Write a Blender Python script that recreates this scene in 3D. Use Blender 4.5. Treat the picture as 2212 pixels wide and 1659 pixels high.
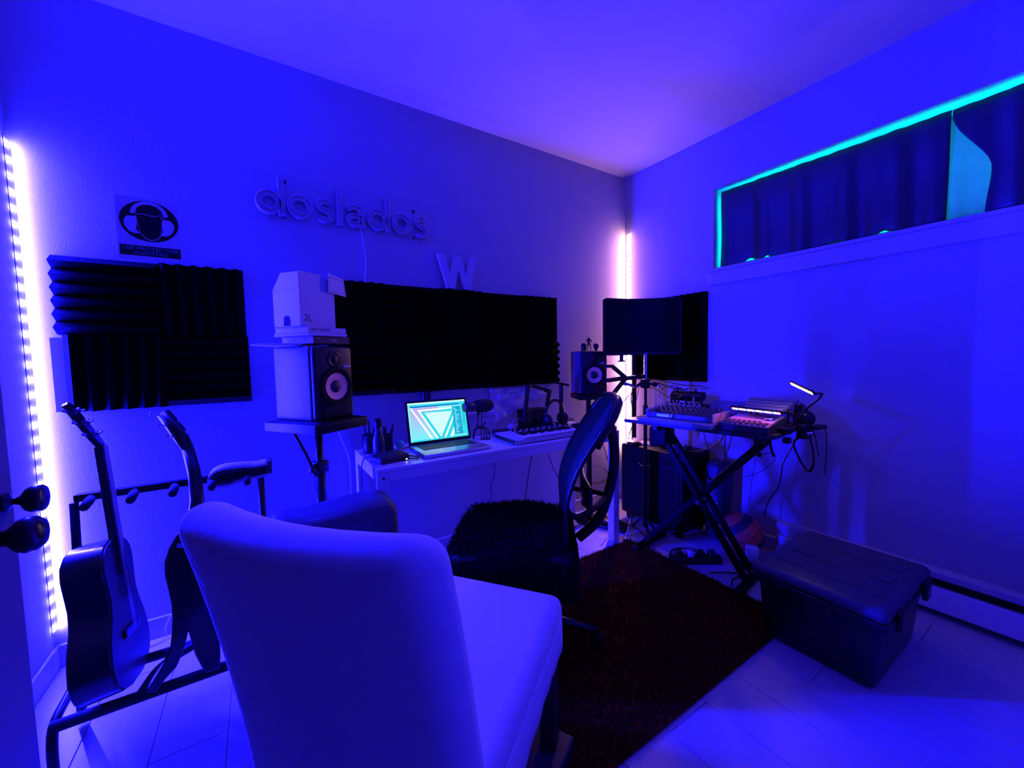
import bpy, bmesh, math, random
from mathutils import Vector, Matrix, Euler
random.seed(7)
S = bpy.context.scene
for o in list(bpy.data.objects):
    bpy.data.objects.remove(o, do_unlink=True)
COL = S.collection
PI = math.pi

# ------------------------------------------------------------ camera
cam = bpy.data.cameras.new('camera')
cam.sensor_fit = 'HORIZONTAL'; cam.sensor_width = 36.0
cam.lens = 36.0 * 850.0 / 2212.0
cam.clip_start = 0.02
co = bpy.data.objects.new('camera', cam); COL.objects.link(co)
pitch, roll, yaw = math.radians(3.757), math.radians(-1.076), math.radians(32.663)
fw = Vector((math.sin(yaw)*math.cos(pitch), math.cos(yaw)*math.cos(pitch), -math.sin(pitch)))
rt = Vector((math.cos(yaw), -math.sin(yaw), 0)); up = rt.cross(fw)
r2 = math.cos(roll)*rt + math.sin(roll)*up
u2 = -math.sin(roll)*rt + math.cos(roll)*up
M = Matrix((r2, u2, -fw)).transposed().to_4x4(); M.translation = Vector((0, 0, 1.18))
co.matrix_world = M
S.camera = co

# ------------------------------------------------------------ sky, lamps, exposure
W = bpy.data.worlds.new('dusk'); S.world = W; W.use_nodes = True
W.node_tree.nodes['Background'].inputs[0].default_value = (0.0, 0.62, 1.0, 1)
W.node_tree.nodes['Background'].inputs[1].default_value = 17.0
S.view_settings.view_transform = 'Standard'; S.view_settings.look = 'None'
S.view_settings.exposure = 0.0; S.view_settings.gamma = 1.0
S.view_settings.use_curve_mapping = False

def area_lamp(name, loc, to, sx, sy, power, col, spread=180):
    l = bpy.data.lights.new(name, 'AREA'); l.shape = 'RECTANGLE'; l.size = sx; l.size_y = sy
    l.energy = power; l.color = col; l.spread = math.radians(spread)
    o = bpy.data.objects.new(name, l); COL.objects.link(o); o.location = loc
    d = Vector(to)
    z = -d.normalized(); y = Vector((0, 0, 1)); y = (y - z*y.dot(z))
    if y.length < 1e-4: y = Vector((0, 1, 0))
    y.normalize(); x = y.cross(z)
    o.matrix_world = Matrix((x, y, z)).transposed().to_4x4() ; o.location = loc
    return o
BLUE = (0.0048, 0.0034, 1.0)
WARM = (1.0, 0.30, 1.2)
area_lamp('strip_glow', (-0.717, 2.211, 1.07), (1, -0.10, 0), 0.008, 1.82, 880.0, BLUE, 180)
area_lamp('corner_glow', (2.512, 2.178, 1.28), (-1, -0.8, 0), 0.008, 1.68, 6.8, WARM)

# ------------------------------------------------------------ helpers
def tag(o, label=None, cat=None, group=None, kind=None):
    if label: o['label'] = label
    if cat: o['category'] = cat
    if group: o['group'] = group
    if kind: o['kind'] = kind
    return o
def thing(name, label, cat, loc=(0, 0, 0), rz=0.0, group=None):
    o = bpy.data.objects.new(name, None); COL.objects.link(o)
    o.empty_display_size = 0.05
    o.location = loc; o.rotation_euler = (0, 0, rz)
    return tag(o, label, cat, group)

MATS = {}
def mat(name, col, rough=0.6, metal=0.0, spec=0.5, bump=None, emit=None, es=0.0, var=0.0, vscale=8.0, trans=None, coat=0.0, sheen=0.0):
    if name in MATS: return MATS[name]
    m = bpy.data.materials.new(name); m.use_nodes = True; nt = m.node_tree; b = nt.nodes['Principled BSDF']
    b.inputs['Base Color'].default_value = (*col, 1); b.inputs['Roughness'].default_value = rough
    b.inputs['Metallic'].default_value = metal; b.inputs['Specular IOR Level'].default_value = spec
    if coat: b.inputs['Coat Weight'].default_value = coat
    if sheen: b.inputs['Sheen Weight'].default_value = sheen
    if emit:
        b.inputs['Emission Color'].default_value = (*emit, 1); b.inputs['Emission Strength'].default_value = es
    if trans: b.inputs['Transmission Weight'].default_value = trans
    tc = nt.nodes.new('ShaderNodeTexCoord')
    if var:
        n = nt.nodes.new('ShaderNodeTexNoise'); n.inputs['Scale'].default_value = vscale; n.inputs['Detail'].default_value = 5
        nt.links.new(tc.outputs['Object'], n.inputs['Vector'])
        mx = nt.nodes.new('ShaderNodeMix'); mx.data_type = 'RGBA'
        mx.inputs[6].default_value = (*[c*(1-var) for c in col], 1); mx.inputs[7].default_value = (*[min(1, c*(1+var)) for c in col], 1)
        nt.links.new(n.outputs['Fac'], mx.inputs[0]); nt.links.new(mx.outputs[2], b.inputs['Base Color'])
    if bump:
        sc, st = bump
        n = nt.nodes.new('ShaderNodeTexNoise'); n.inputs['Scale'].default_value = sc; n.inputs['Detail'].default_value = 4
        nt.links.new(tc.outputs['Object'], n.inputs['Vector'])
        bp = nt.nodes.new('ShaderNodeBump'); bp.inputs['Strength'].default_value = st; bp.inputs['Distance'].default_value = 0.01
        nt.links.new(n.outputs['Fac'], bp.inputs['Height']); nt.links.new(bp.outputs['Normal'], b.inputs['Normal'])
    MATS[name] = m
    return m
WALL = mat('wall_paint', (0.37, 0.37, 0.37), 0.75, bump=(220, 0.06), spec=0.25)
CEIL = mat('ceiling_paint', (0.44, 0.44, 0.44), 0.8, bump=(150, 0.08), spec=0.2)
TRIM = mat('white_trim', (0.42, 0.42, 0.42), 0.4)
DOORM = mat('door_paint', (0.085, 0.085, 0.09), 0.45)
FOAM = mat('black_foam', (0.002, 0.002, 0.0022), 0.95, bump=(400, 0.4), spec=0.02)
BLACK = mat('black_plastic', (0.0035, 0.0035, 0.004), 0.45, spec=0.3)
SATIN = mat('black_satin', (0.005, 0.005, 0.0055), 0.28, spec=0.4)
BMET = mat('black_metal', (0.003, 0.003, 0.0035), 0.38, spec=0.3)
RUBBER = mat('black_rubber', (0.004, 0.004, 0.0045), 0.8, spec=0.2)
WMET = mat('white_metal', (0.74, 0.74, 0.74), 0.35)
WPLA = mat('white_plastic', (0.46, 0.46, 0.46), 0.4)
WPAP = mat('white_paper', (0.46, 0.46, 0.46), 0.8)
CLOTH = mat('white_slipcover', (0.74, 0.74, 0.75), 0.9, bump=(60, 0.12), sheen=0.1)
CHROME = mat('chrome', (0.75, 0.75, 0.77), 0.15, metal=1.0)
SILVER = mat('aluminium', (0.62, 0.62, 0.64), 0.38, metal=0.8)
LEATH = mat('dark_leather', (0.014, 0.014, 0.016), 0.42, bump=(90, 0.15))
CABLE = mat('black_cable', (0.006, 0.006, 0.007), 0.5, spec=0.3)
GREY = mat('dark_grey', (0.014, 0.014, 0.016), 0.5)

DEEP = mat('deep_black', (0.0014, 0.0014, 0.0016), 0.5, spec=0.12)
def obj(name, verts, faces, m, parent=None, smooth=False, mats=None, fm=None):
    me = bpy.data.meshes.new(name); me.from_pydata([tuple(v) for v in verts], [], [tuple(f) for f in faces]); me.update()
    for mm in (mats or [m]): me.materials.append(mm)
    if fm:
        for p, i in zip(me.polygons, fm): p.material_index = i
    if smooth:
        me.polygons.foreach_set('use_smooth', [True]*len(me.polygons))
        if smooth != 'all' :
            try: me.set_sharp_from_angle(angle=math.radians(38))
            except Exception: pass
    o = bpy.data.objects.new(name, me); COL.objects.link(o)
    if parent: o.parent = parent
    return o

class MB:
    """collects shapes and links them as ONE mesh object"""
    def __init__(s): s.v = []; s.f = []
    def add(s, v, f, T=None):
        n = len(s.v)
        s.v += [(T @ Vector(p)) if T else Vector(p) for p in v]
        s.f += [tuple(i+n for i in q) for q in f]; return s
    def box(s, c, d, rz=0.0, T=None, R=None):
        x, y, z = d[0]/2, d[1]/2, d[2]/2
        v = [(-x,-y,-z),(x,-y,-z),(x,y,-z),(-x,y,-z),(-x,-y,z),(x,-y,z),(x,y,z),(-x,y,z)]
        f = [(0,3,2,1),(4,5,6,7),(0,1,5,4),(1,2,6,5),(2,3,7,6),(3,0,4,7)]
        m = Matrix.Translation(Vector(c)) @ (R.to_4x4() if R else Matrix.Rotation(rz, 4, 'Z'))
        return s.add(v, f, (T @ m) if T else m)
    def rbox(s, c, d, r, n=3, rz=0.0, seg=3, T=None, warp=None, R=None):
        """rounded box; n = divisions of the flat part, warp(p) bends it"""
        h = [d[0]/2, d[1]/2, d[2]/2]; r = min(r, min(h)*0.999)
        def axis(L):
            a = [-L + r*(1-math.cos(PI/2*i/seg)) for i in range(seg)]
            a += [-L + r + (2*(L-r))*i/n for i in range(n+1)]
            a += [L - r*(1-math.sin(PI/2*(1-(i+1)/seg)) ) if False else L - r + r*math.sin(PI/2*(i+1)/seg) for i in range(seg)]
            a[0] = -L
            return a
        idx = {}; V = []; F = []
        ax = [axis(L) for L in h]
        def vid(p):
            k = tuple(round(q, 6) for q in p)
            if k not in idx:
                q = Vector([max(-(h[i]-r), min(h[i]-r, p[i])) for i in range(3)])
                dlt = Vector(p) - q
                idx[k] = len(V); V.append(q + (dlt.normalized()*r if dlt.length > 1e-9 else dlt))
            return idx[k]
        for a in range(3):
            b, cc = (a+1) % 3, (a+2) % 3
            for sg in (-1, 1):
                for i in range(len(ax[b])-1):
                    for j in range(len(ax[cc])-1):
                        q = []
                        for (di, dj) in ((0,0),(1,0),(1,1),(0,1)):
                            p = [0, 0, 0]; p[a] = sg*h[a]; p[b] = ax[b][i+di]; p[cc] = ax[cc][j+dj]; q.append(vid(p))
                        if sg < 0: q.reverse()
                        F.append(q)
        if warp: V = [Vector(warp(p)) for p in V]
        m = Matrix.Translation(Vector(c)) @ (R.to_4x4() if R else Matrix.Rotation(rz, 4, 'Z'))
        return s.add(V, F, (T @ m) if T else m)
    def cyl(s, a, b, r0, r1=None, seg=12, caps=True, T=None):
        r1 = r0 if r1 is None else r1
        a, b = Vector(a), Vector(b); z = (b-a).normalized()
        x = z.orthogonal().normalized(); y = z.cross(x)
        v = []; f = []
        for i in range(seg):
            t = 2*PI*i/seg; d = x*math.cos(t) + y*math.sin(t); v += [a + d*r0, b + d*r1]
        for i in range(seg):
            j = (i+1) % seg; f.append((2*i, 2*j, 2*j+1, 2*i+1))
        if caps:
            f.append(tuple(2*i for i in reversed(range(seg)))); f.append(tuple(2*i+1 for i in range(seg)))
        return s.add(v, f, T)
    def tube(s, pts, r, seg=8, closed=False, caps=True, flat=None):
        pts = [Vector(p) for p in pts]; n = len(pts); v = []; f = []
        rr = r if isinstance(r, (list, tuple)) else [r]*n
        prev = None
        for i, p in enumerate(pts):
            if closed: t = (pts[(i+1) % n] - pts[i-1])
            else: t = pts[min(i+1, n-1)] - pts[max(i-1, 0)]
            t.normalize()
            if prev is None: x = t.orthogonal().normalized()
            else:
                x = prev - t*prev.dot(t)
                x = x.normalized() if x.length > 1e-6 else t.orthogonal().normalized()
            prev = x; y = t.cross(x)
            for k in range(seg):
                a = 2*PI*k/seg; v.append(p + (x*math.cos(a) + y*math.sin(a))*rr[i])
        m = n if closed else n-1
        for i in range(m):
            j = (i+1) % n
            for k in range(seg):
                l = (k+1) % seg; f.append((i*seg+k, i*seg+l, j*seg+l, j*seg+k))
        if caps and not closed:
            f.append(tuple(reversed(range(seg)))); f.append(tuple((n-1)*seg+k for k in range(seg)))
        return s.add(v, f)
    def sphere(s, c, r, seg=16, rings=10, T=None):
        rx, ry, rz = r if isinstance(r, (list, tuple)) else (r, r, r)
        v = [(0, 0, rz)]; f = []
        for i in range(1, rings):
            p = PI*i/rings
            for k in range(seg):
                a = 2*PI*k/seg; v.append((rx*math.sin(p)*math.cos(a), ry*math.sin(p)*math.sin(a), rz*math.cos(p)))
        v.append((0, 0, -rz)); L = len(v)-1
        for k in range(seg):
            l = (k+1) % seg; f.append((0, 1+k, 1+l)); f.append((L, L-seg+l, L-seg+k))
            for i in range(rings-2):
                b = 1+i*seg; f.append((b+k, b+seg+k, b+seg+l, b+l))
        m = Matrix.Translation(Vector(c))
        return s.add(v, f, (m @ T) if T else m)
    def lathe(s, prof, seg=24, T=None, caps=True):
        """prof = [(radius, z)], spun about local z"""
        v = []; f = []; n = len(prof)
        for (r, z) in prof:
            for k in range(seg):
                a = 2*PI*k/seg; v.append((r*math.cos(a), r*math.sin(a), z))
        for i in range(n-1):
            for k in range(seg):
                l = (k+1) % seg; f.append((i*seg+k, i*seg+l, (i+1)*seg+l, (i+1)*seg+k))
        if caps:
            f.append(tuple(reversed(range(seg)))); f.append(tuple((n-1)*seg+k for k in range(seg)))
        return s.add(v, f, T)
    def prism(s, poly, z0, z1, T=None):
        """polygon (x,y) counter-clockwise, extruded z0..z1"""
        n = len(poly); v = [(x, y, z0) for x, y in poly] + [(x, y, z1) for x, y in poly]
        f = [tuple(reversed(range(n))), tuple(range(n, 2*n))]
        f += [(i, (i+1) % n, n+(i+1) % n, n+i) for i in range(n)]
        return s.add(v, f, T)
    def ribbon(s, pts, prof, closed=False, T=None):
        """2D path in xz plane, prof = [(offset, depth)] swept with path normals (depth along -y)"""
        n = len(pts); v = []; f = []; k = len(prof)
        for i in range(n):
            if closed: t = Vector(pts[(i+1) % n]) - Vector(pts[i-1])
            else: t = Vector(pts[min(i+1, n-1)]) - Vector(pts[max(i-1, 0)])
            t.normalize(); nx, nz = -t[1], t[0]
            for (o_, d_) in prof: v.append((pts[i][0] + nx*o_, -d_, pts[i][1] + nz*o_))
        for i in range(n if closed else n-1):
            j = (i+1) % n
            for q in range(k-1): f.append((i*k+q, i*k+q+1, j*k+q+1, j*k+q))
        if not closed:
            f.append(tuple(range(k))); f.append(tuple((n-1)*k+q for q in reversed(range(k))))
        return s.add(v, f, T)
    def build(s, name, m, parent=None, smooth=False, bevel=0.0, bseg=2):
        o = obj(name, s.v, s.f, m, parent, smooth)
        if bevel:
            md = o.modifiers.new('bevel', 'BEVEL'); md.width = bevel; md.segments = bseg; md.limit_method = 'ANGLE'
        return o

def smooth_path(pts, n=6):
    """Catmull-Rom through the points"""
    P = [Vector(p) for p in pts]; P = [2*P[0]-P[1]] + P + [2*P[-1]-P[-2]]; out = []
    for i in range(1, len(P)-2):
        for k in range(n):
            t = k/n
            out.append(0.5*((2*P[i]) + (P[i+1]-P[i-1])*t + (2*P[i-1]-5*P[i]+4*P[i+1]-P[i+2])*t*t + (3*P[i]-P[i-1]-3*P[i+1]+P[i+2])*t**3))
    out.append(P[-2]); return out
def cable(name, label, pts, r=0.0035, m=None, cat='cable', group=None, n=6, parent=None):
    o = MB().tube(smooth_path(pts, n), r, 6).build(name, m or CABLE, parent, True)
    if parent is None: tag(o, label, cat, group)
    return o
def part_copy(o, parent, loc=None, rot=None):
    c = o.copy(); COL.objects.link(c); c.parent = parent
    if loc is not None: c.location = loc
    if rot is not None: c.rotation_euler = rot
    return c
def copy_tree(o, parent=None):
    c = o.copy(); COL.objects.link(c); c.parent = parent
    for ch in list(o.children): copy_tree(ch, c)
    return c
def text_part(name, s, size, m, parent, loc, rot, ext=0.0003, align='LEFT', sx=1.0):
    cu = bpy.data.curves.new(name, 'FONT'); cu.body = s; cu.size = size; cu.extrude = ext; cu.align_x = align; cu.resolution_u = 3
    t = bpy.data.objects.new(name+'_tmp', cu); COL.objects.link(t)
    bpy.context.view_layer.update()
    me = bpy.data.meshes.new_from_object(t.evaluated_get(bpy.context.evaluated_depsgraph_get()))
    bpy.data.objects.remove(t, do_unlink=True)
    me.name = name; me.materials.clear(); me.materials.append(m)
    o = bpy.data.objects.new(name, me); COL.objects.link(o); o.parent = parent
    o.location = loc; o.rotation_euler = rot; o.scale = (sx, 1, 1)
    return o
FACE_Y = (PI/2, 0, 0)          # text standing up, read from -y
# ------------------------------------------------------------ the room
XL, XR, YB, YF, ZC = -0.727, 2.53, 2.22, -0.10, 2.59
def st(o): o['kind'] = 'structure'; return o
st(MB().box(((XL+XR)/2, YB+0.06, ZC/2), (XR-XL+0.5, 0.12, ZC+0.2)).build('wall_back', WALL))
st(MB().box((XL-0.06, 0.4, ZC/2), (0.12, 3.64, ZC+0.2)).build('wall_left', WALL))
st(MB().box(((XL+XR)/2, 0.4, ZC+0.06), (XR-XL+0.5, 3.9, 0.12)).build('ceiling', CEIL))
WZ0, WZ1, WY0, WY1 = 1.736, 2.243, -0.06, 1.484
b = MB()
b.box((XR+0.09, 0.4, WZ0/2-0.05), (0.18, 3.64, WZ0+0.1))
b.box((XR+0.09, 0.4, (WZ1+ZC+0.1)/2), (0.18, 3.64, ZC+0.1-WZ1))
b.box((XR+0.09, (WY1+YB)/2, (WZ0+WZ1)/2), (0.18, YB-WY1, WZ1-WZ0))
b.box((XR+0.09, (WY0-1.42)/2, (WZ0+WZ1)/2), (0.18, WY0+1.42, WZ1-WZ0))
st(b.build('wall_right', WALL))
# the wall with the doorway the picture is taken from, and the hall behind it
b = MB()
b.box(((XL-0.47)/2-0.03, YF-0.05, ZC/2), (-0.47-XL+0.06, 0.1, ZC+0.1))
b.box(((0.45+XR)/2, YF-0.05, ZC/2), (XR-0.45, 0.1, ZC+0.1))
b.box((-0.01, YF-0.05, (2.06+ZC)/2+0.025), (0.92, 0.1, ZC-2.06+0.05))
st(b.build('wall_front', WALL))
st(MB().box(((XL+XR)/2, -1.36, ZC/2), (XR-XL+0.3, 0.12, ZC+0.1)).build('wall_hall', WALL))
# floor of long boards
FL = st(MB().box(((XL+XR)/2, 0.4, -0.06), (XR-XL+0.3, 3.7, 0.1)).build('floor', mat('subfloor', (0.12, 0.12, 0.12), 0.8)))
PLK = bpy.data.materials.new('laminate_board'); PLK.use_nodes = True
nt = PLK.node_tree; bs = nt.nodes['Principled BSDF']; bs.inputs['Roughness'].default_value = 0.34
tc = nt.nodes.new('ShaderNodeTexCoord'); mp = nt.nodes.new('ShaderNodeMapping'); mp.inputs['Scale'].default_value = (60, 3, 1)
nz = nt.nodes.new('ShaderNodeTexNoise'); nz.inputs['Scale'].default_value = 1.2; nz.inputs['Detail'].default_value = 6
oi = nt.nodes.new('ShaderNodeObjectInfo'); cr = nt.nodes.new('ShaderNodeValToRGB')
cr.color_ramp.elements[0].color = (0.38, 0.36, 0.34, 1); cr.color_ramp.elements[1].color = (0.54, 0.51, 0.48, 1)
nt.links.new(tc.outputs['Object'], mp.inputs[0]); nt.links.new(mp.outputs[0], nz.inputs['Vector'])
nt.links.new(nz.outputs['Fac'], cr.inputs[0]); nt.links.new(cr.outputs[0], bs.inputs['Base Color'])
pw, pl = 0.195, 1.25
pb = MB().box((0, 0, -0.005), (pw-0.0015, pl-0.0015, 0.012)).build('floor_board', PLK, FL, bevel=0.0015, bseg=1)
first = True; x = XL+pw/2; k = 0
while x - pw/2 < XR - 0.01:
    y = -1.3 + pl/2 - (k*0.47 % pl)
    while y - pl/2 < YB:
        if y + pl/2 > -1.3:
            c = pb if first else part_copy(pb, FL)
            first = False; c.location = (x, y, -0.001)
        y += pl
    x += pw; k += 1
# baseboards
def bboard(name, a, bb, n):
    a, bb = Vector(a), Vector(bb); d = bb-a
    o = MB().box((0, 0, 0.045), (d.length, 0.012, 0.09)).build(name, TRIM, None, bevel=0.004)
    o.location = (a+bb)/2 + Vector(n)*0.006; o.rotation_euler = (0, 0, math.atan2(d.y, d.x)); return st(o)
bboard('baseboard_back', (XL, YB, 0), (XR, YB, 0), (0, -1, 0))
bboard('baseboard_left', (XL, -0.1, 0), (XL, YB-0.012, 0), (1, 0, 0))
bboard('baseboard_right', (XR, 1.06, 0), (XR, YB-0.012, 0), (-1, 0, 0))
# window high in the right wall: frame, panes, sill board and apron
WIN = thing('window_1', None, None, (XR, 0, 0)); WIN['kind'] = 'structure'
b = MB()
for z in (WZ0+0.02, WZ1-0.02): b.box((0.155, (WY0+WY1)/2, z), (0.03, WY1-WY0, 0.04))
for y in (WY0+0.02, 0.72, WY1-0.02): b.box((0.155, y, (WZ0+WZ1)/2), (0.03, 0.04, WZ1-WZ0-0.08))
b.build('window_frame', TRIM, WIN)
GLASS = bpy.data.materials.new('window_glass'); GLASS.use_nodes = True
nt = GLASS.node_tree; nt.nodes.clear(); out = nt.nodes.new('ShaderNodeOutputMaterial'); tr = nt.nodes.new('ShaderNodeBsdfTransparent')
gl = nt.nodes.new('ShaderNodeBsdfGlossy'); gl.inputs['Roughness'].default_value = 0.02; mx = nt.nodes.new('ShaderNodeMixShader'); mx.inputs[0].default_value = 0.06
nt.links.new(tr.outputs[0], mx.inputs[1]); nt.links.new(gl.outputs[0], mx.inputs[2]); nt.links.new(mx.outputs[0], out.inputs[0])
for y0, y1 in ((WY0+0.04, 0.70), (0.74, WY1-0.04)):
    MB().box((0.155, (y0+y1)/2, (WZ0+WZ1)/2), (0.005, y1-y0, WZ1-WZ0-0.08)).build('window_pane', GLASS, WIN)
MB().box((-0.005, (WY0+WY1)/2+0.01, WZ0-0.010), (0.03, WY1-WY0+0.06, 0.02)).build('window_sill', TRIM, WIN, bevel=0.004)
MB().box((-0.007, (WY0+WY1)/2+0.01, WZ0-0.062), (0.014, WY1-WY0+0.03, 0.084)).build('window_apron', TRIM, WIN, bevel=0.003)

# open door hugging the left wall
DR = thing('door_1', None, None, (-0.405, 0, 0)); DR['kind'] = 'structure'
MB().box((0, 0.52, 1.02), (0.036, 1.12, 2.02)).build('door_leaf', DOORM, DR, bevel=0.003)
def knob(name, y, z, r, ln, flat):
    b = MB(); T = Matrix.Translation((0.018, y, z)) @ Matrix.Rotation(PI/2, 4, 'Y')
    if flat:
        pr = [(0.016, 0), (0.016, 0.004), (0.007, 0.008), (0.006, 0.014), (0.009, 0.020), (0.020, 0.027), (0.024, 0.034), (0.024, 0.047), (0.021, 0.051), (0.008, 0.052)]
    else:
        pr = [(0.034, 0), (0.034, 0.005), (0.028, 0.010), (0.013, 0.013), (0.012, 0.028), (0.017, 0.034), (0.026, 0.042), (0.0295, 0.052), (0.028, 0.063), (0.021, 0.071), (0.010, 0.0745)]
    pr = [(a*r, c*ln) for a, c in pr]
    b.lathe(pr, 28, T); return b.build(name, SATIN, DR, 'all')
knob('door_knob', 0.965, 0.905, 1.0, 1.0, False)
knob('lock_turn', 1.050, 0.944, 0.98, 0.95, True)
MB().box((0.0, 1.081, 0.93), (0.026, 0.003, 0.14)).build('latch_plate', BMET, DR)

# black wedge-foam tiles
def foam_mesh(vert, n=6, s=0.299, base=0.016, h=0.036):
    v = []; f = []; prof = []
    for i in range(n):
        prof += [(i*s/n, base), ((i+0.5)*s/n, base+h)]
    prof.append((s, base))
    pts = [(0, 0)] + prof + [(s, 0)]
    m = len(pts)
    for e in (0, s):
        for (a, d) in pts: v.append((a, -d, e) if vert else (e, -d, a))
    for i in range(m-1): f.append((i, i+1, m+i+1, m+i) if not vert else (i+m, m+i+1, i+1, i))
    f.append((m-1, 0, m, 2*m-1) if not vert else (2*m-1, m, 0, m-1))
    f.append(tuple(range(m))); f.append(tuple(reversed(range(m, 2*m))))
    me = bpy.data.meshes.new('foam_tile'); me.from_pydata(v, [], f); me.update(); me.materials.append(FOAM)
    bm = bmesh.new(); bm.from_mesh(me); bmesh.ops.recalc_face_normals(bm, faces=bm.faces); bm.to_mesh(me); bm.free()
    return me
FV, FH = foam_mesh(True), foam_mesh(False)
def tile(x, y, z, rz, vert, label, group):
    o = bpy.data.objects.new('foam_tile', FV if vert else FH); COL.objects.link(o)
    o.location = (x, y, z); o.rotation_euler = (0, 0, rz); return tag(o, label, 'foam tile', group)
cols = ['left', 'right']
g1 = 'acoustic foam tiles above the guitars'
tile(-0.640, YB, 1.302, 0, False, 'black foam tile with level ridges, upper left above the guitars, ragged left edge', g1)
tile(-0.340, YB, 1.302, 0, True, 'black foam tile with upright ridges under the right half of the ear-protection sign', g1)
tile(-0.628, YB, 1.003, 0, True, 'black foam tile with upright ridges right above the left guitar headstock', g1)
tile(-0.335, YB, 1.003, 0, False, 'black foam tile with level ridges, lower right of the group over the guitars', g1)
g2 = 'acoustic foam tiles above the desk'
ordn = ['leftmost', 'second', 'middle', 'fourth', 'rightmost']
for i in range(5):
    v = (i % 2 == 0)
    tile(0.300+i*0.300, YB, 1.297, 0, v, 'black foam tile with %s ridges, %s in the upper row over the desk' % ('upright' if v else 'level', ordn[i]), g2)
    tile(0.304+i*0.300, YB, 0.995, 0, not v, 'black foam tile with %s ridges, %s in the lower row over the desk' % ('level' if v else 'upright', ordn[i]), g2)
g3 = 'acoustic foam tiles behind the monitor'
tile(XR, 2.115, 1.297, -PI/2, False, 'black foam tile on the right wall mostly hidden behind the monitor, upper left one', g3)
tile(XR, 1.815, 1.297, -PI/2, True, 'black foam tile with upright ridges showing past the right edge of the monitor', g3)
tile(XR, 2.115, 0.997, -PI/2, True, 'black foam tile low beside the lit corner, left of the pair below the monitor', g3)
tile(XR, 1.815, 0.997, -PI/2, False, 'black foam tile with level ridges below the right end of the monitor', g3)
tag(MB().box((-0.646, YB-0.006, 1.148), (0.034, 0.010, 0.285)).build('backing_board', WPAP), 'white board strip showing at the left edge of the foam above the guitars', 'board')

# LED strips standing in the two corners
def led_strip(name, label, loc, rz, z0, z1, n, colr, es, ledsz, backw=0.014):
    t = thing(name, label, 'led strip', loc, rz)
    MB().box((0.0, -0.001, (z0+z1)/2), (backw, 0.002, z1-z0+0.05)).build('strip_tape', WPLA, t)
    lm = mat(name+'_led', (0.9, 0.9, 0.9), 0.4, emit=colr, es=es)
    l0 = None
    for i in range(n):
        z = z0 + (z1-z0)*i/(n-1)
        if l0 is None:
            l0 = MB().rbox((0, 0, 0), ledsz, 0.0028, 1, seg=1).build('led', lm, t)
            c = l0
        else: c = part_copy(l0, t)
        c.location = (0.0, -0.0052, z)
    return t
led_strip('blue_led_strip', 'blue-white LED strip running up the left corner beside the door', (XL+0.0005, 2.205, 0), PI/2, 0.165, 1.985, 33, (0.036, 0.030, 1.0), 520, (0.015, 0.006, 0.022))
led_strip('warm_led_strip', 'pink-orange LED strip running up the far corner behind the monitor', (XR-0.0005, 2.180, 0), -PI/2, 0.44, 2.13, 40, (1.0, 0.46, 0.42), 210, (0.013, 0.006, 0.020))
# ------------------------------------------------------------ curtain across the window
CUR = bpy.data.materials.new('blackout_fabric'); CUR.use_nodes = True
nt = CUR.node_tree; bs = nt.nodes['Principled BSDF']; out = nt.nodes['Material Output']
bs.inputs['Base Color'].default_value = (0.014, 0.014, 0.016, 1); bs.inputs['Roughness'].default_value = 0.5
SHEER = bpy.data.materials.new('sheer_fabric'); SHEER.use_nodes = True
nt = SHEER.node_tree; bs = nt.nodes['Principled BSDF']; out = nt.nodes['Material Output']
bs.inputs['Base Color'].default_value = (0.6, 0.62, 0.64, 1); bs.inputs['Roughness'].default_value = 0.7
tl = nt.nodes.new('ShaderNodeBsdfTranslucent'); tl.inputs[0].default_value = (0.17, 0.19, 0.20, 1)
mx = nt.nodes.new('ShaderNodeMixShader'); mx.inputs[0].default_value = 0.75
nt.links.new(bs.outputs[0], mx.inputs[1]); nt.links.new(tl.outputs[0], mx.inputs[2]); nt.links.new(mx.outputs[0], out.inputs[0])
def curtain(name, parent, y0, y1, ztop, zbot, m, seed, amp=0.007, fq=34.0, lift=None, ny=70, nz=16, xoff=0.055):
    rnd = random.Random(seed); ph = [rnd.uniform(0, 6.28) for _ in range(5)]
    v = []; f = []
    for j in range(nz+1):
        t = j/nz
        for i in range(ny+1):
            s = i/ny; ye = y1(t) if callable(y1) else y1; y = y0 + (ye-y0)*s
            x = xoff + amp*(0.35+0.65*t)*(math.sin(fq*y+ph[0]) + 0.6*math.sin(fq*1.83*y+ph[1]+1.5*t) + 0.35*math.sin(fq*0.41*y+ph[2])) + 0.004*math.sin(7*t+ph[3])
            zt = ztop(y) if callable(ztop) else ztop
            zb = (zbot(y) if callable(zbot) else zbot)
            v.append((x, y, zt + (zb-zt)*t))
    for j in range(nz):
        for i in range(ny):
            a = j*(ny+1)+i; f.append((a, a+ny+1, a+ny+2, a+1))
    o = obj(name, v, f, m, parent, 'all')
    md = o.modifiers.new('thick', 'SOLIDIFY'); md.thickness = 0.0015
    return o
CT = thing('curtain', 'dark blackout curtain across the high window, gathered along its top', 'curtain', (XR, 0, 0))
def scal(y): return WZ1 - 0.022 + 0.003*abs(math.sin(y*42)) - 0.006*math.sin(y*3)
def hem(gaps):
    def h(y):
        z = WZ0 + 0.002
        for (c, w, hh) in gaps: z += hh*math.exp(-((y-c)/w)**2)
        return z
    return h
curtain('curtain_panel', CT, 0.455, 1.468, scal, hem([(1.28, 0.035, 0.030), (1.18, 0.022, 0.022), (0.86, 0.06, 0.012), (0.66, 0.03, 0.022)]), CUR, 3)
curtain('curtain_panel', CT, -0.055, lambda t: 0.452-0.112*(lambda q: q*q*(3-2*q))(min(1, max(0, t/0.62))) + 0.006*math.sin(8*t), scal, hem([(0.2, 0.08, 0.004)]), CUR, 8, xoff=0.06)
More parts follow.
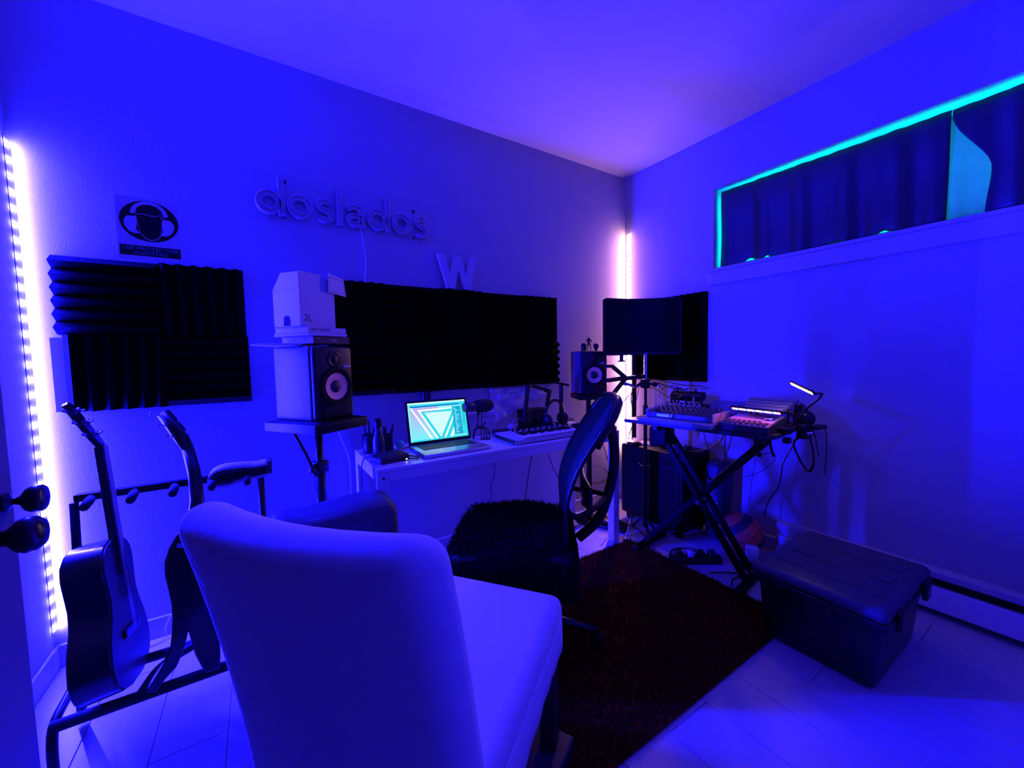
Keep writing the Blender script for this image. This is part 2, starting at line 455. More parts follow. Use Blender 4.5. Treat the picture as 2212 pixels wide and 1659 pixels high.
curtain('sheer_panel', CT, 0.335, 0.470, lambda y: WZ1-0.05, WZ0+0.002, SHEER, 5, amp=0.006, fq=46, ny=24, xoff=0.070)
MB().cyl((0.075, WY0, WZ1-0.030), (0.075, WY1, WZ1-0.030), 0.004, seg=8).build('curtain_wire', WMET, CT)

# ------------------------------------------------------------ ear-protection sign above the foam
SG = thing('safety_sign', 'square white sign with a dark disc of a head in ear muffs, USE PROTECTOR AUDITIVO', 'sign', (-0.349, YB-0.030, 1.609), 0)
INK = mat('sign_ink', (0.010, 0.010, 0.012), 0.8, spec=0.1)
MB().box((0, 0, 0.124), (0.196, 0.004, 0.248)).build('sign_plate', WPAP, SG)
TS = Matrix.Rotation(PI/2, 4, 'X')            # polygon xy -> standing xz, extrusion towards -y
def flat(name, poly, m, parent, y, th=0.0005, off=(0, 0)):
    T = Matrix.Translation((off[0], y, off[1])) @ TS
    return MB().prism(poly, 0.0, th, T).build(name, m, parent)
def circ(cx, cz, rx, rz, n=40, a0=0, a1=2*PI): return [(cx+rx*math.cos(a0+(a1-a0)*i/n), cz+rz*math.sin(a0+(a1-a0)*i/n)) for i in range(n)]
flat('sign_disc', circ(0.002, 0.156, 0.091, 0.081), INK, SG, -0.002)
head = [(-0.040, 0.185), (-0.036, 0.160), (-0.032, 0.130), (-0.026, 0.105), (-0.012, 0.088), (0.004, 0.083), (0.022, 0.088), (0.034, 0.105), (0.038, 0.130), (0.041, 0.160), (0.046, 0.185), (0.040, 0.205), (0.025, 0.219), (0.003, 0.224), (-0.020, 0.219), (-0.034, 0.205)]
def grow(poly, k, cx=0.003, cz=0.155): return [(cx+(x-cx)*k, cz+(z-cz)*k) for x, z in poly]
b = MB()
flat('head_outline', grow(head, 1.05), WPAP, SG, -0.0026)
b.prism([(-0.047, 0.172), (-0.035, 0.170), (-0.040, 0.120), (-0.030, 0.106), (-0.045, 0.103), (-0.062, 0.110), (-0.074, 0.130), (-0.076, 0.152), (-0.066, 0.170)][::-1], 0, 0.0006, Matrix.Translation((0, -0.0030, 0)) @ TS)
b.prism([(0.050, 0.172), (0.040, 0.165), (0.042, 0.120), (0.034, 0.106), (0.048, 0.103), (0.064, 0.110), (0.077, 0.130), (0.079, 0.150), (0.070, 0.168)], 0, 0.0006, Matrix.Translation((0, -0.0030, 0)) @ TS)
arc = [(0.003+0.052*math.cos(a), 0.182+0.047*math.sin(a)) for a in [PI*i/20 for i in range(21)]]
b.ribbon(arc, [(-0.0065, 0), (-0.0065, 0.0006), (0.0065, 0.0006), (0.0065, 0)], T=Matrix.Translation((0, -0.0030, 0)))
b.build('ear_muffs', WPAP, SG)
flat('head', head, INK, SG, -0.0031)
MB().ribbon([(-0.036, 0.181), (-0.015, 0.184), (0.008, 0.179), (0.028, 0.181), (0.037, 0.190), (0.041, 0.172)], [(-0.0011, 0), (-0.0011, 0.0004), (0.0011, 0.0004), (0.0011, 0)], T=Matrix.Translation((0, -0.0037, 0))).build('hair_line', WPAP, SG)
flat('text_panel', [(-0.094, 0.016), (0.094, 0.016), (0.094, 0.056), (-0.094, 0.056)], INK, SG, -0.002)
INK2 = mat('sign_lettering', (0.10, 0.30, 0.31), 0.7)
text_part('sign_text', 'USE PROTECTOR', 0.0185, INK2, SG, (0, -0.0027, 0.0385), FACE_Y, align='CENTER', sx=1.22)
text_part('sign_text', 'AUDITIVO', 0.0185, INK2, SG, (0, -0.0027, 0.0205), FACE_Y, align='CENTER', sx=1.22)

# ------------------------------------------------------------ unlit neon word
NE = thing('neon_sign', 'unlit white tube-lettered wall sign reading doslados on a clear backing', 'sign', (0.020, YB, 1.876))
NEON = mat('neon_tube', (0.40, 0.40, 0.40), 0.35)
ACR = bpy.data.materials.new('clear_acrylic'); ACR.use_nodes = True
nt = ACR.node_tree; nt.nodes.clear(); out = nt.nodes.new('ShaderNodeOutputMaterial'); tr = nt.nodes.new('ShaderNodeBsdfTransparent'); tr.inputs[0].default_value = (0.985, 0.985, 0.985, 1)
gl = nt.nodes.new('ShaderNodeBsdfGlossy'); gl.inputs['Roughness'].default_value = 0.08; mx = nt.nodes.new('ShaderNodeMixShader'); mx.inputs[0].default_value = 0.02
nt.links.new(tr.outputs[0], mx.inputs[1]); nt.links.new(gl.outputs[0], mx.inputs[2]); nt.links.new(mx.outputs[0], out.inputs[0])
xh, rr, cap = 0.112, 0.042, 0.178
CH = [(-0.0135, 0.006), (-0.0135, 0.026), (-0.009, 0.028), (-0.0075, 0.019), (0.0075, 0.019), (0.009, 0.028), (0.0135, 0.026), (0.0135, 0.006)]
def ring(cx, cz, r, a0=0.0, a1=2*PI, n=28, rz=None): return [(cx+r*math.cos(a0+(a1-a0)*i/n), cz+(rz or r)*math.sin(a0+(a1-a0)*i/n)) for i in range(n+1)]
def L_d(x): return [('c', ring(x+rr, rr+0.013, rr)[:-1]), ('o', [(x+2*rr+0.009, 0.0), (x+2*rr+0.009, cap)])]
def L_o(x): return [('c', ring(x+rr, rr+0.013, rr)[:-1])]
def L_l(x): return [('o', [(x, 0.0), (x, cap)])]
def L_s(x):
    p = ring(x+0.028, 0.080, 0.026, 0.5, PI*1.40, 14, 0.020) + ring(x+0.028, 0.032, 0.029, PI*0.42, -PI*0.80, 14, 0.021)
    return [('o', p)]
def L_a(x): return [('o', ring(x+0.030, 0.066, 0.036, PI*0.85, 0.05, 12, 0.034) + [(x+0.066, 0.03), (x+0.066, 0.0)]), ('o', [(x+0.066, 0.055)] + ring(x+0.030, 0.034, 0.027, PI*0.45, PI*1.75, 16, 0.021) + [(x+0.064, 0.030)])]
xs = 0.016
for ch, fn, adv in (('d', L_d, 0.128), ('o', L_o, 0.124), ('s', L_s, 0.096), ('l', L_l, 0.042), ('a', L_a, 0.108), ('d', L_d, 0.128), ('o', L_o, 0.124), ('s', L_s, 0.1)):
    b = MB()
    for kd, pts in fn(xs): b.ribbon(pts, CH, closed=(kd == 'c'))
    b.build('letter_'+ch, NEON, NE); xs += adv
MB().box((0.438, -0.004, 0.092), (0.915, 0.004, 0.225)).build('acrylic_sheet', ACR, NE, bevel=0.0)
for (x, z) in ((0.128, 0.165), (0.118, 0.002), (0.758, 0.140), (0.755, -0.006)):
    T = Matrix.Translation((x, -0.006, z)) @ Matrix.Rotation(PI/2, 4, 'X')
    MB().lathe([(0.008, 0), (0.008, 0.006), (0.005, 0.008)], 14, T).build('stand_off', GREY, NE)
cable('sign_cord', 'thin pale cord hanging from the doslados sign to the foam', [(0.489, YB-0.006, 1.868), (0.500, YB-0.006, 1.80), (0.508, YB-0.006, 1.72), (0.499, YB-0.006, 1.60)], 0.0022, WPLA, 'cord')

# white letter W standing on the foam
WL = [(0.0, 0.196), (0.050, 0.196), (0.072, 0.085), (0.102, 0.196), (0.152, 0.196), (0.176, 0.085), (0.206, 0.196), (0.256, 0.196), (0.204, 0.0), (0.158, 0.0), (0.129, 0.110), (0.098, 0.0), (0.052, 0.0)]
o = flat('letter_w', WL[::-1], WPLA, None, 0, 0.022); o.location = (0.900, YB-0.036, 1.597); o.rotation_euler = (math.radians(-4), 0, 0)
tag(o, 'big white cut-out letter W standing on top of the foam over the desk', 'letter')

# ------------------------------------------------------------ guitar rack
RK = thing('guitar_rack', 'black tubular guitar rack with padded pegs beside the door', 'guitar rack', (-0.28, 1.75, 0))
RX0, RX1 = -0.27, 0.262
PAD = mat('foam_padding', (0.012, 0.012, 0.013), 0.9)
b = MB(); b.box((0.008, 0.15, 0.735), (RX1-RX0+0.02, 0.026, 0.026)); b.build('top_rail', BMET, RK, bevel=0.004)
for i in range(5):
    x = RX0 + 0.045 + i*0.110
    MB().tube([(x, 0.14, 0.73), (x+0.002, 0.10, 0.726), (x+0.004, 0.055, 0.722)], [0.013, 0.014, 0.0125], 10).build('padded_peg', PAD, RK, 'all')
for x in (RX0, RX1):
    MB().tube([(x, 0.15, 0.72), (x, 0.13, 0.43), (x, 0.06, 0.16), (x, 0.06, 0.012)], 0.0125, 8).build('side_post', BMET, RK, 'all')
    MB().tube(smooth_path([(x, 0.07, 0.16), (x, -0.05, 0.16), (x, -0.125, 0.150), (x, -0.15, 0.10), (x, -0.155, 0.0)], 4), 0.0125, 8).build('foot', BMET, RK, 'all')
MB().tube([(RX0-0.005, -0.137, 0.150), (RX1, -0.137, 0.150)], 0.017, 10).build('front_rail', PAD, RK, 'all')
MB().tube([(RX0, 0.045, 0.160), (RX1, 0.045, 0.160)], 0.016, 10).build('rear_rail', PAD, RK, 'all')
MB().tube(smooth_path([(-0.085, -0.137, 0.152), (-0.06, -0.05, 0.158), (-0.02, 0.0, 0.160), (0.05, 0.045, 0.160)], 5), 0.014, 8).build('cross_rail', PAD, RK, 'all')

# acoustic guitar: soundboard faces the right wall, rib towards the room
GT = thing('acoustic_guitar', 'dark acoustic guitar standing leftmost in the rack, rib towards the room', 'guitar', (-0.424, 1.675, 0.172))
GT.rotation_euler = (math.radians(-13.0), math.radians(-6.5), 0); GT.scale = (0.95, 0.95, 0.95)
def bout(z):   # half width along y
    t = z/0.475
    pts = [(0.0, 0.06), (0.03, 0.125), (0.10, 0.175), (0.22, 0.192), (0.36, 0.178), (0.50, 0.138), (0.60, 0.124), (0.70, 0.131), (0.82, 0.142), (0.91, 0.132), (0.97, 0.095), (1.0, 0.045)]
    for i in range(len(pts)-1):
        if pts[i][0] <= t <= pts[i+1][0]:
            u = (t-pts[i][0])/(pts[i+1][0]-pts[i][0]); u2_ = u
            return pts[i][1]*(1-u2_)+pts[i+1][1]*u2_
    return 0.04
zz = [0.475*((1-math.cos(PI*i/26))/2) for i in range(27)]
out_l = [(-bout(z), z) for z in zz] + [(bout(z), z) for z in reversed(zz)]
out_l = [tuple(p) for p in [(q.x, q.y) for q in [Vector((a, c)) for a, c in out_l]]]
def guitar_plate(name, poly, x0, x1, m, parent, smooth=False, bevel=0.0):
    n = len(poly); v = [(x0, y, z) for y, z in poly] + [(x1, y, z) for y, z in poly]
    f = [tuple(range(n)), tuple(reversed(range(n, 2*n)))] + [(i, n+i, n+(i+1) % n, (i+1) % n) for i in range(n)]
    o = obj(name, v, f, m, parent, smooth)
    bm = bmesh.new(); bm.from_mesh(o.data); bmesh.ops.recalc_face_normals(bm, faces=bm.faces); bm.to_mesh(o.data); bm.free()
    if smooth: o.data.polygons.foreach_set('use_smooth', [True]*len(o.data.polygons)); o.data.set_sharp_from_angle(angle=0.7)
    if bevel:
        md = o.modifiers.new('bevel', 'BEVEL'); md.width = bevel; md.segments = 2; md.limit_method = 'ANGLE'; md.angle_limit = 0.9
    return o
LAC = mat('black_lacquer', (0.006, 0.005, 0.005), 0.22, coat=0.3)
TOPW = mat('dark_soundboard', (0.012, 0.011, 0.012), 0.5, var=0.3, vscale=30)
guitar_plate('body', out_l, -0.050, 0.046, LAC, GT, True, 0.004)
guitar_plate('soundboard', [(y*0.985, 0.003+z*0.987) for y, z in out_l], 0.046, 0.0495, TOPW, GT, True)
def disc_x(name, y, z, r, m, x0, x1, parent, seg=28):
    T = Matrix.Translation((x0, y, z)) @ Matrix.Rotation(PI/2, 4, 'Y'); return MB().lathe([(r, 0), (r, x1-x0)], seg, T).build(name, m, parent)
disc_x('soundhole', 0, 0.315, 0.048, mat('hole_black', (0.003, 0.003, 0.003), 0.9), 0.0495, 0.0500, GT)
MB().lathe([(0.049, 0), (0.049, 0.0008), (0.054, 0.0008), (0.054, 0)], 32, Matrix.Translation((0.0495, 0, 0.315)) @ Matrix.Rotation(PI/2, 4, 'Y'), caps=False).build('rosette', GREY, GT)
MB().box((0.054, 0, 0.165), (0.009, 0.15, 0.026)).build('bridge', SATIN, GT, bevel=0.003)
MB().rbox((0.046, 0, 0.585), (0.021, 0.050, 0.43), 0.010, 2).build('neck', SATIN, GT, True)
MB().box((0.0585, 0, 0.575), (0.006, 0.052, 0.45)).build('fingerboard', mat('ebony', (0.02, 0.018, 0.018), 0.4), GT)
b = MB()
for i in range(13):
    z = 0.795 - 0.65*(1-2**(-(i+1)/12.0)) if False else 0.785-0.63*(1-2**(-(i+1)/12))
    b.box((0.062, 0, z), (0.0016, 0.050, 0.0016))
b.build('frets', CHROME, GT)
b = MB()
for i in range(6):
    y = -0.018 + i*0.0072; b.cyl((0.0655, y*1.4, 0.165), (0.0635, y, 0.800), 0.0006, seg=5)
b.build('strings', CHROME, GT)
def headstock(parent, z0, lean, x0):
    H = thing('tmp', None, None)
    R = Matrix.Translation((x0, 0, z0)) @ Matrix.Rotation(math.radians(lean), 4, 'Y')
    poly = [(-0.024, 0.0), (-0.036, 0.03), (-0.034, 0.165), (-0.012, 0.178), (0.012, 0.178), (0.034, 0.165), (0.036, 0.03), (0.024, 0.0)]
    bpy.data.objects.remove(H)
    n = len(poly); b = MB()
    b.add([(-0.008, y, z) for y, z in poly] + [(0.008, y, z) for y, z in poly], [tuple(reversed(range(n))), tuple(range(n, 2*n))] + [(i, (i+1) % n, n+(i+1) % n, n+i) for i in range(n)], R)
    b.build('headstock', SATIN, parent)
    for sgn in (-1, 1):
        for i in range(3):
            z = 0.045 + i*0.048; b = MB()
            T = R
            b.cyl(T @ Vector((0.0, sgn*0.034, z)), T @ Vector((-0.004, sgn*0.050, z)), 0.0035, seg=8)
            b.rbox(T @ Vector((-0.004, sgn*0.057, z)), (0.009, 0.016, 0.015), 0.004, 1, seg=2)
            b.cyl(T @ Vector((0.006, sgn*0.020, z)), T @ Vector((0.026, sgn*0.020, z)), 0.0035, seg=8)
            b.build('tuning_peg', CHROME, parent, 'all')
headstock(GT, 0.800, -22, 0.050)

# forked-body guitar behind the white chair
V2 = thing('forked_guitar', 'slim black guitar with a forked body, half hidden by the white chair', 'guitar', (0, 1.60, 0))
g2p = [(-0.224,0.667),(-0.247,0.642),(-0.265,0.609),(-0.278,0.567),(-0.279,0.526),(-0.273,0.474),(-0.269,0.434),(-0.269,0.387),(-0.273,0.342),(-0.279,0.298),(-0.289,0.263),(-0.315,0.220),(-0.345,0.175),(-0.318,0.168),(-0.298,0.195),(-0.269,0.223),(-0.254,0.255),(-0.239,0.305),(-0.234,0.330),(-0.227,0.284),(-0.221,0.241),(-0.206,0.192),(-0.195,0.170),(-0.160,0.172),(-0.157,0.226),(-0.155,0.342),(-0.150,0.488),(-0.155,0.570),(-0.170,0.630),(-0.195,0.665)]
T = Matrix.Translation((0, 0.022, 0)) @ TS
MB().prism(g2p[::-1], 0, 0.044, T).build('body', LAC, V2, True, bevel=0.006)
MB().box((-0.232, -0.024, 0.612), (0.026, 0.003, 0.012), R=Matrix.Rotation(0.3, 3, 'Y')).build('strap_button', SILVER, V2)
MB().tube([(-0.208, 0.015, 0.62), (-0.198, 0.07, 0.72), (-0.207, 0.13, 0.80), (-0.224, 0.16, 0.885)], [0.022, 0.020, 0.019, 0.018], 10).build('neck', SATIN, V2, 'all')
hs = [(-0.224, 0.16, 0.885), (-0.252, 0.19, 0.945), (-0.290, 0.215, 1.010)]
MB().tube(hs, [0.018, 0.023, 0.020], 10).build('headstock', SATIN, V2, 'all')
for i in range(6):
    t = 0.12 + 0.155*i; p = Vector(hs[0]).lerp(Vector(hs[2]), t)
    for sgn in (-1, 1):
        b = MB(); b.cyl(p, p+Vector((sgn*0.030, -0.012, 0.016*-sgn)), 0.003, seg=6); b.rbox(p+Vector((sgn*0.034, -0.014, 0.018*-sgn)), (0.010, 0.010, 0.012), 0.003, 1, seg=1)
        if (i+sgn) % 2 == 0: b.build('tuning_peg', CHROME, V2, 'all')

# folded pale cloth over the end of the rack, dark inside
FC = thing('folded_cloth', 'folded pale cloth with dark lining slung over the right end of the guitar rack', 'cloth', (-0.085, 1.905, 0.742))
CL2 = mat('pale_cloth', (0.42, 0.42, 0.44), 0.9, bump=(80, 0.1)); CL3 = mat('dark_lining', (0.05, 0.05, 0.055), 0.9)
def strap(name, prof, w, th, m):
    v = []; f = []; n = len(prof)
    for (x, z) in prof:
        for y in (-w/2, 0, w/2): v.append((x, y + 0.006*math.sin(x*40), z + (0.003 if y == 0 else 0)))
    for i in range(n-1):
        for k in range(2): a = i*3+k; f.append((a, a+1, a+4, a+3))
    o = obj(name, v, f, m, FC, 'all'); md = o.modifiers.new('t', 'SOLIDIFY'); md.thickness = th; md.offset = 0; return o
fold = [(q.x, q.z) for q in smooth_path([(0.095, 0, 0.030), (0.05, 0, 0.024), (0.0, 0, 0.030), (-0.05, 0, 0.032), (-0.085, 0, 0.018), (-0.098, 0, -0.008), (-0.082, 0, -0.030), (-0.04, 0, -0.034), (0.0, 0, -0.024), (0.05, 0, -0.022), (0.09, 0, -0.016)], 5)]
strap('outer_fold', fold, 0.085, 0.009, CL2)
fin = [(x*0.90+0.004, z*0.62-0.003) for x, z in fold]
strap('inner_fold', fin, 0.070, 0.010, CL3)
MB().rbox((0.098, 0.0, 0.012), (0.022, 0.08, 0.055), 0.008, 1).build('end_hem', CL3, FC, True)

# padded dark bag standing in front of the speaker stand
BG = thing('padded_bag', 'dark blue padded bag standing between the guitar rack and the white desk', 'bag', (0.212, 1.560, 0.0))
NYL = mat('dark_nylon', (0.035, 0.035, 0.04), 0.5, bump=(40, 0.1))
MB().rbox((0, 0, 0.327), (0.415, 0.21, 0.65), 0.045, 4, warp=lambda p: (p.x, p.y*(1+0.25*math.cos(p.z*4.2)), p.z + 0.008*math.sin(p.x*16))).build('bag_body', NYL, BG, 'all')
rim = [(-0.197, -0.085, 0.06), (-0.2, -0.085, 0.58), (-0.175, -0.080, 0.632), (0.17, -0.082, 0.640)]
MB().tube(smooth_path(rim, 5), 0.005, 6).build('piping', mat('piping', (0.16, 0.16, 0.17), 0.5), BG, 'all')
MB().rbox((-0.185, -0.124, 0.585), (0.035, 0.012, 0.055), 0.005, 1, rz=-0.3).build('zip_tab', mat('pale_tab', (0.4, 0.4, 0.42), 0.6), BG, True)

# ------------------------------------------------------------ left speaker on its stand, and what lies on it
SPK_TH = math.radians(33)
CONE = mat('paper_cone_tan', (1.0, 0.55, 0.24), 0.6)
CABI = mat('speaker_vinyl', (0.035, 0.035, 0.038), 0.38)
BAFF = mat('speaker_baffle', (0.0065, 0.0065, 0.008), 0.36, spec=0.35)
def speaker(label, loc, rz, group, sidem=None):
    """local: front faces -y, base at z=0"""
    t = thing('studio_monitor', label, 'speaker', loc, rz, group)
    MB().rbox((0, 0.02, 0.149), (0.188, 0.215, 0.298), 0.012, 1).build('cabinet', sidem or CABI, t, True)
    def warp(p): return (p.x, p.y + 0.10*p.x*p.x/0.09*0.05, p.z)
    MB().rbox((0, -0.100, 0.149), (0.188, 0.030, 0.296), 0.014, 2, warp=warp).build('baffle', BAFF, t, True)
    def T(z, y=-0.1155): return Matrix.Translation((0, y, z)) @ Matrix.Rotation(PI/2, 4, 'X')
    MB().lathe([(0.076, 0), (0.077, 0.007), (0.071, 0.010), (0.067, 0.0065), (0.060, 0.009), (0.053, 0.0055)], 36, T(0.134), caps=False).build('woofer_surround', RUBBER, t, 'all')
    MB().lathe([(0.054, 0.0060), (0.045, 0.0035), (0.030, 0.0008), (0.024, 0.0)], 36, T(0.134, -0.1160), caps=False).build('woofer_cone', CONE, t, 'all')
    b = MB(); b.lathe([(0.0255, 0.0), (0.022, 0.004), (0.014, 0.0075), (0.0005, 0.009)], 28, T(0.134, -0.1160), caps=False); b.build('dust_cap', GREY, t, 'all')
    MB().lathe([(0.053, -0.001), (0.0765, 0.0005)], 36, T(0.134, -0.1160), caps=False).build('basket', RUBBER, t)
    MB().lathe([(0.034, 0.0), (0.034, 0.002), (0.026, 0.001), (0.015, -0.003)], 28, T(0.243, -0.1160), caps=False).build('tweeter_guide', SATIN, t, 'all')
    b = MB(); b.lathe([(0.034, -0.008), (0.034, 0.0)], 24, T(0.243, -0.1157)); b.lathe([(0.014, -0.002), (0.010, 0.003), (0.0005, 0.005)], 20, T(0.243, -0.1160), caps=False); b.build('tweeter', BLACK, t, 'all')
    MB().rbox((0, -0.1155, 0.034), (0.125, 0.004, 0.022), 0.0019, 1).build('bass_port', mat('port_black', (0.003, 0.003, 0.003), 0.9), t, True)
    MB().box((0.058, -0.1185, 0.214), (0.036, 0.002, 0.006)).build('badge', WPLA, t)
    return t
SX, SY, SZ = 0.197, 1.837, 0.945
SPS = thing('speaker_stand', 'black pole stand with a square padded top under the left speaker', 'stand', (SX, SY, 0), SPK_TH)
MB().rbox((0, 0.0, SZ-0.026), (0.265, 0.300, 0.040), 0.006, 1).build('platform', BLACK, SPS, True)
MB().box((0, 0, SZ-0.0035), (0.22, 0.26, 0.005)).build('pad', RUBBER, SPS)
b = MB(); b.cyl((0, 0, 0.40), (0, 0, SZ-0.045), 0.0155, seg=14); b.build('upper_tube', BMET, SPS, 'all')
b = MB(); b.cyl((0, 0, 0.04), (0, 0, 0.735), 0.021, seg=14); b.build('lower_tube', BMET, SPS, 'all')
MB().rbox((0, 0, 0.735), (0.056, 0.056, 0.05), 0.01, 1).build('collar', BLACK, SPS, True)
b = MB(); b.cyl((-0.028, -0.01, 0.735), (-0.050, -0.018, 0.735), 0.006, seg=8); b.cyl((-0.048, -0.018, 0.735), (-0.062, -0.022, 0.735), 0.014, 0.012, seg=12); b.build('clamp_knob', BLACK, SPS, 'all')
MB().tube([(-0.10, 0.02, SZ-0.045), (-0.055, 0.01, 0.80), (-0.022, 0.0, 0.70)], 0.006, 8).build('brace', BMET, SPS, 'all')
for a in (0.99, 3.09, 5.18):
    b = MB(); b.tube([(0.02*math.cos(a), 0.02*math.sin(a), 0.28), (0.20*math.cos(a), 0.20*math.sin(a), 0.012)], 0.009, 8); b.build('leg', BMET, SPS, 'all')
speaker('black studio speaker with a tan cone on the pole stand left of the desk', (SX, SY, SZ), SPK_TH, 'pair of studio speakers', mat('speaker_side', (0.075, 0.075, 0.08), 0.5))

ZT = SZ + 0.299
u_ = Vector((math.cos(SPK_TH), math.sin(SPK_TH))); n_ = Vector((math.sin(SPK_TH), -math.cos(SPK_TH)))
def onspk(du, dn): p = Vector((SX, SY)) + u_*du + n_*dn; return p.x, p.y
def book(name, label, du, dn, z, w, d, h, rz, cover, title=None, group=None, cat='book', tcol=None, ts=0.016, tx=-0.08):
    x, y = onspk(du, dn); t = thing(name, label, cat, (x, y, z), SPK_TH+rz, group)
    b = MB(); c = 0.0022
    b.box((0, 0, c/2), (w, d, c)); b.box((0, 0, h-c/2), (w, d, c)); b.box((0, -d/2+c/2, h/2), (w, c, h-2*c))
    b.build('cover', cover, t)
    MB().box((0, 0.002, h/2), (w-0.006, d-0.008, h-2*c-0.0006)).build('pages', WPAP, t)
    if title: text_part('spine_title', title, ts, tcol or mat('ink', (0.03, 0.03, 0.035), 0.7), t, (tx, -d/2-0.0004, h*0.22), FACE_Y, 0.0002)
    return t
DBK = mat('dark_book_cover', (0.020, 0.020, 0.024), 0.5)
gb = 'books on the left speaker'
x, y = onspk(-0.085, -0.055)
o = MB().rbox((0, 0, 0.004), (0.21, 0.15, 0.008), 0.003, 1).build('thin_notebook', WPAP, None, True); o.location = (x, y, ZT+0.0005); o.rotation_euler = (0, 0, SPK_TH+0.42)
tag(o, 'thin white notebook jutting out to the left over the left speaker', 'notebook')
bk = book('book', 'dark thick book at the bottom of the pile, lying on the left speaker', 0.020, -0.01, ZT+0.0095, 0.172, 0.20, 0.029, -0.05, DBK, None, gb)
b = MB(); PALE = mat('pale_print', (0.35, 0.35, 0.36), 0.7)
for (x0, w_, z_) in ((-0.075, 0.022, 0.021), (-0.012, 0.010, 0.017), (0.002, 0.016, 0.017), (-0.002, 0.030, 0.011)): b.box((x0+w_/2, -0.1003, z_), (w_, 0.0006, 0.003))
b.build('spine_print', PALE, bk)
book('book', 'white paperback under the Tiny Habits book, its spine plain', -0.008, -0.002, ZT+0.0395, 0.186, 0.205, 0.012, -0.02, WPAP, None, gb)
book('book', 'white book with TINY HABITS on its spine, under the white 2L carton', -0.008, -0.002, ZT+0.0525, 0.180, 0.200, 0.021, -0.03, WPAP, 'TINY HABITS', gb)
ZB = ZT + 0.0745
x, y = onspk(-0.030, -0.004)
BX = thing('carton', 'open white carton marked 2L standing on the books over the left speaker', 'box', (x, y, ZB), SPK_TH-0.02)
w_, d_, h_, t_ = 0.160, 0.158, 0.145, 0.003
b = MB(); b.box((0, 0, t_/2), (w_, d_, t_))
b.box((0, d_/2-t_/2, h_/2), (w_, t_, h_)); b.box((w_/2-t_/2, 0, h_/2), (t_, d_-2*t_, h_))
b.build('carton_body', WPAP, BX)
b = MB(); b.box((0, -d_/2+t_/2, 0.105), (w_, t_, 0.21)); b.build('front_panel', WPAP, BX)
TY = Matrix.Rotation(PI/2, 4, 'Z') @ TS     # polygon in (y,z), extruded along +x
hand = [(-0.020+0.0, 0.0), (-0.020, 0.030), (-0.010, 0.040), (0.010, 0.040), (0.020, 0.030), (0.020, 0.0)]
left_poly = [(d_/2, 0), (0.022, 0)] + [(p[0], p[1]+0.004) for p in reversed(hand)][0:6] + [(-0.022, 0), (-d_/2, 0), (-d_/2, h_), (d_/2, h_)]
n = len(left_poly)
def ypoly(name, poly, x0, th, m, parent):
    n = len(poly); v = [(x0, y, z) for y, z in poly] + [(x0+th, y, z) for y, z in poly]
    f = [tuple(range(n)), tuple(reversed(range(n, 2*n)))] + [(i, n+i, n+(i+1) % n, (i+1) % n) for i in range(n)]
    o = obj(name, v, f, m, parent); bm = bmesh.new(); bm.from_mesh(o.data); bmesh.ops.recalc_face_normals(bm, faces=bm.faces); bm.to_mesh(o.data); bm.free(); return o
ypoly('side_panel', left_poly, -w_/2, t_, WPAP, BX)
ypoly('side_flap', [(d_/2, h_+0.001), (-d_/2, h_+0.001), (-d_/2, h_+0.062), (0.025, h_+0.066)], -w_/2, t_, WPAP, BX)
text_part('volume_mark', '2L', 0.036, mat('ink', (0.03, 0.03, 0.035), 0.7), BX, (-w_/2+0.014, -d_/2-0.0004, 0.022), FACE_Y, 0.0002)
fp = [(-0.052, 0.0), (0.050, 0.0), (0.034, 0.072), (-0.052, 0.078)]
fl = flat('printed_flap', fp, WPAP, BX, 0, 0.002); fl.location = (w_/2+0.012, -d_/2-0.004, h_-0.004); fl.rotation_euler = (0, 0.06, 0.12)
fb = MB().ribbon([(-0.046, 0.064), (0.027, 0.062), (0.043, 0.010), (-0.046, 0.006)], [(-0.0008, 0), (-0.0008, 0.0004), (0.0008, 0.0004), (0.0008, 0)], closed=True, T=Matrix.Translation((0, -0.002, 0))).build('flap_border', mat('ink', (0.03, 0.03, 0.035), 0.7), fl)
# ------------------------------------------------------------ white desk
DX0, DX1, DY0, DY1, DZ = 0.40, 1.885, 1.70, 2.165, 0.715
DK = thing('desk', 'long white metal-framed desk under the foam panels', 'desk', ((DX0+DX1)/2, (DY0+DY1)/2, 0))
hx, hy = (DX1-DX0)/2, (DY1-DY0)/2
MB().box((0, 0, DZ-0.009), (2*hx, 2*hy, 0.018)).build('desk_top', mat('desk_white', (0.76, 0.76, 0.76), 0.28), DK, bevel=0.002)
lg = None
for sx in (-1, 1):
    for sy in (-1, 1):
        if lg is None: lg = MB().box((0, 0, (DZ-0.019)/2), (0.050, 0.050, DZ-0.019)).build('leg', WMET, DK, bevel=0.003); c = lg
        else: c = part_copy(lg, DK)
        c.location = (sx*(hx-0.0255), sy*(hy-0.0255), 0)
for sy in (-1, 1): MB().box((0, sy*(hy-0.013), DZ-0.040), (2*hx-0.102, 0.024, 0.042)).build('apron', WMET, DK, bevel=0.002)
for sx in (-1, 1): MB().box((sx*(hx-0.013), 0, DZ-0.040), (0.024, 2*hy-0.102, 0.042)).build('apron', WMET, DK, bevel=0.002)
for sx in (-1, 1): MB().cyl((sx*(hx-0.026), -hy-0.0005, DZ-0.042), (sx*(hx-0.026), -hy+0.004, DZ-0.042), 0.006, seg=12).build('bolt', GREY, DK)
tag(MB().box((0.816, YB-0.022, 0.90), (0.046, 0.012, 0.185)).build('dark_strap', mat('strap_dark', (0.06, 0.06, 0.065), 0.8)), 'dark strap hanging from the foam down behind the laptop', 'strap')

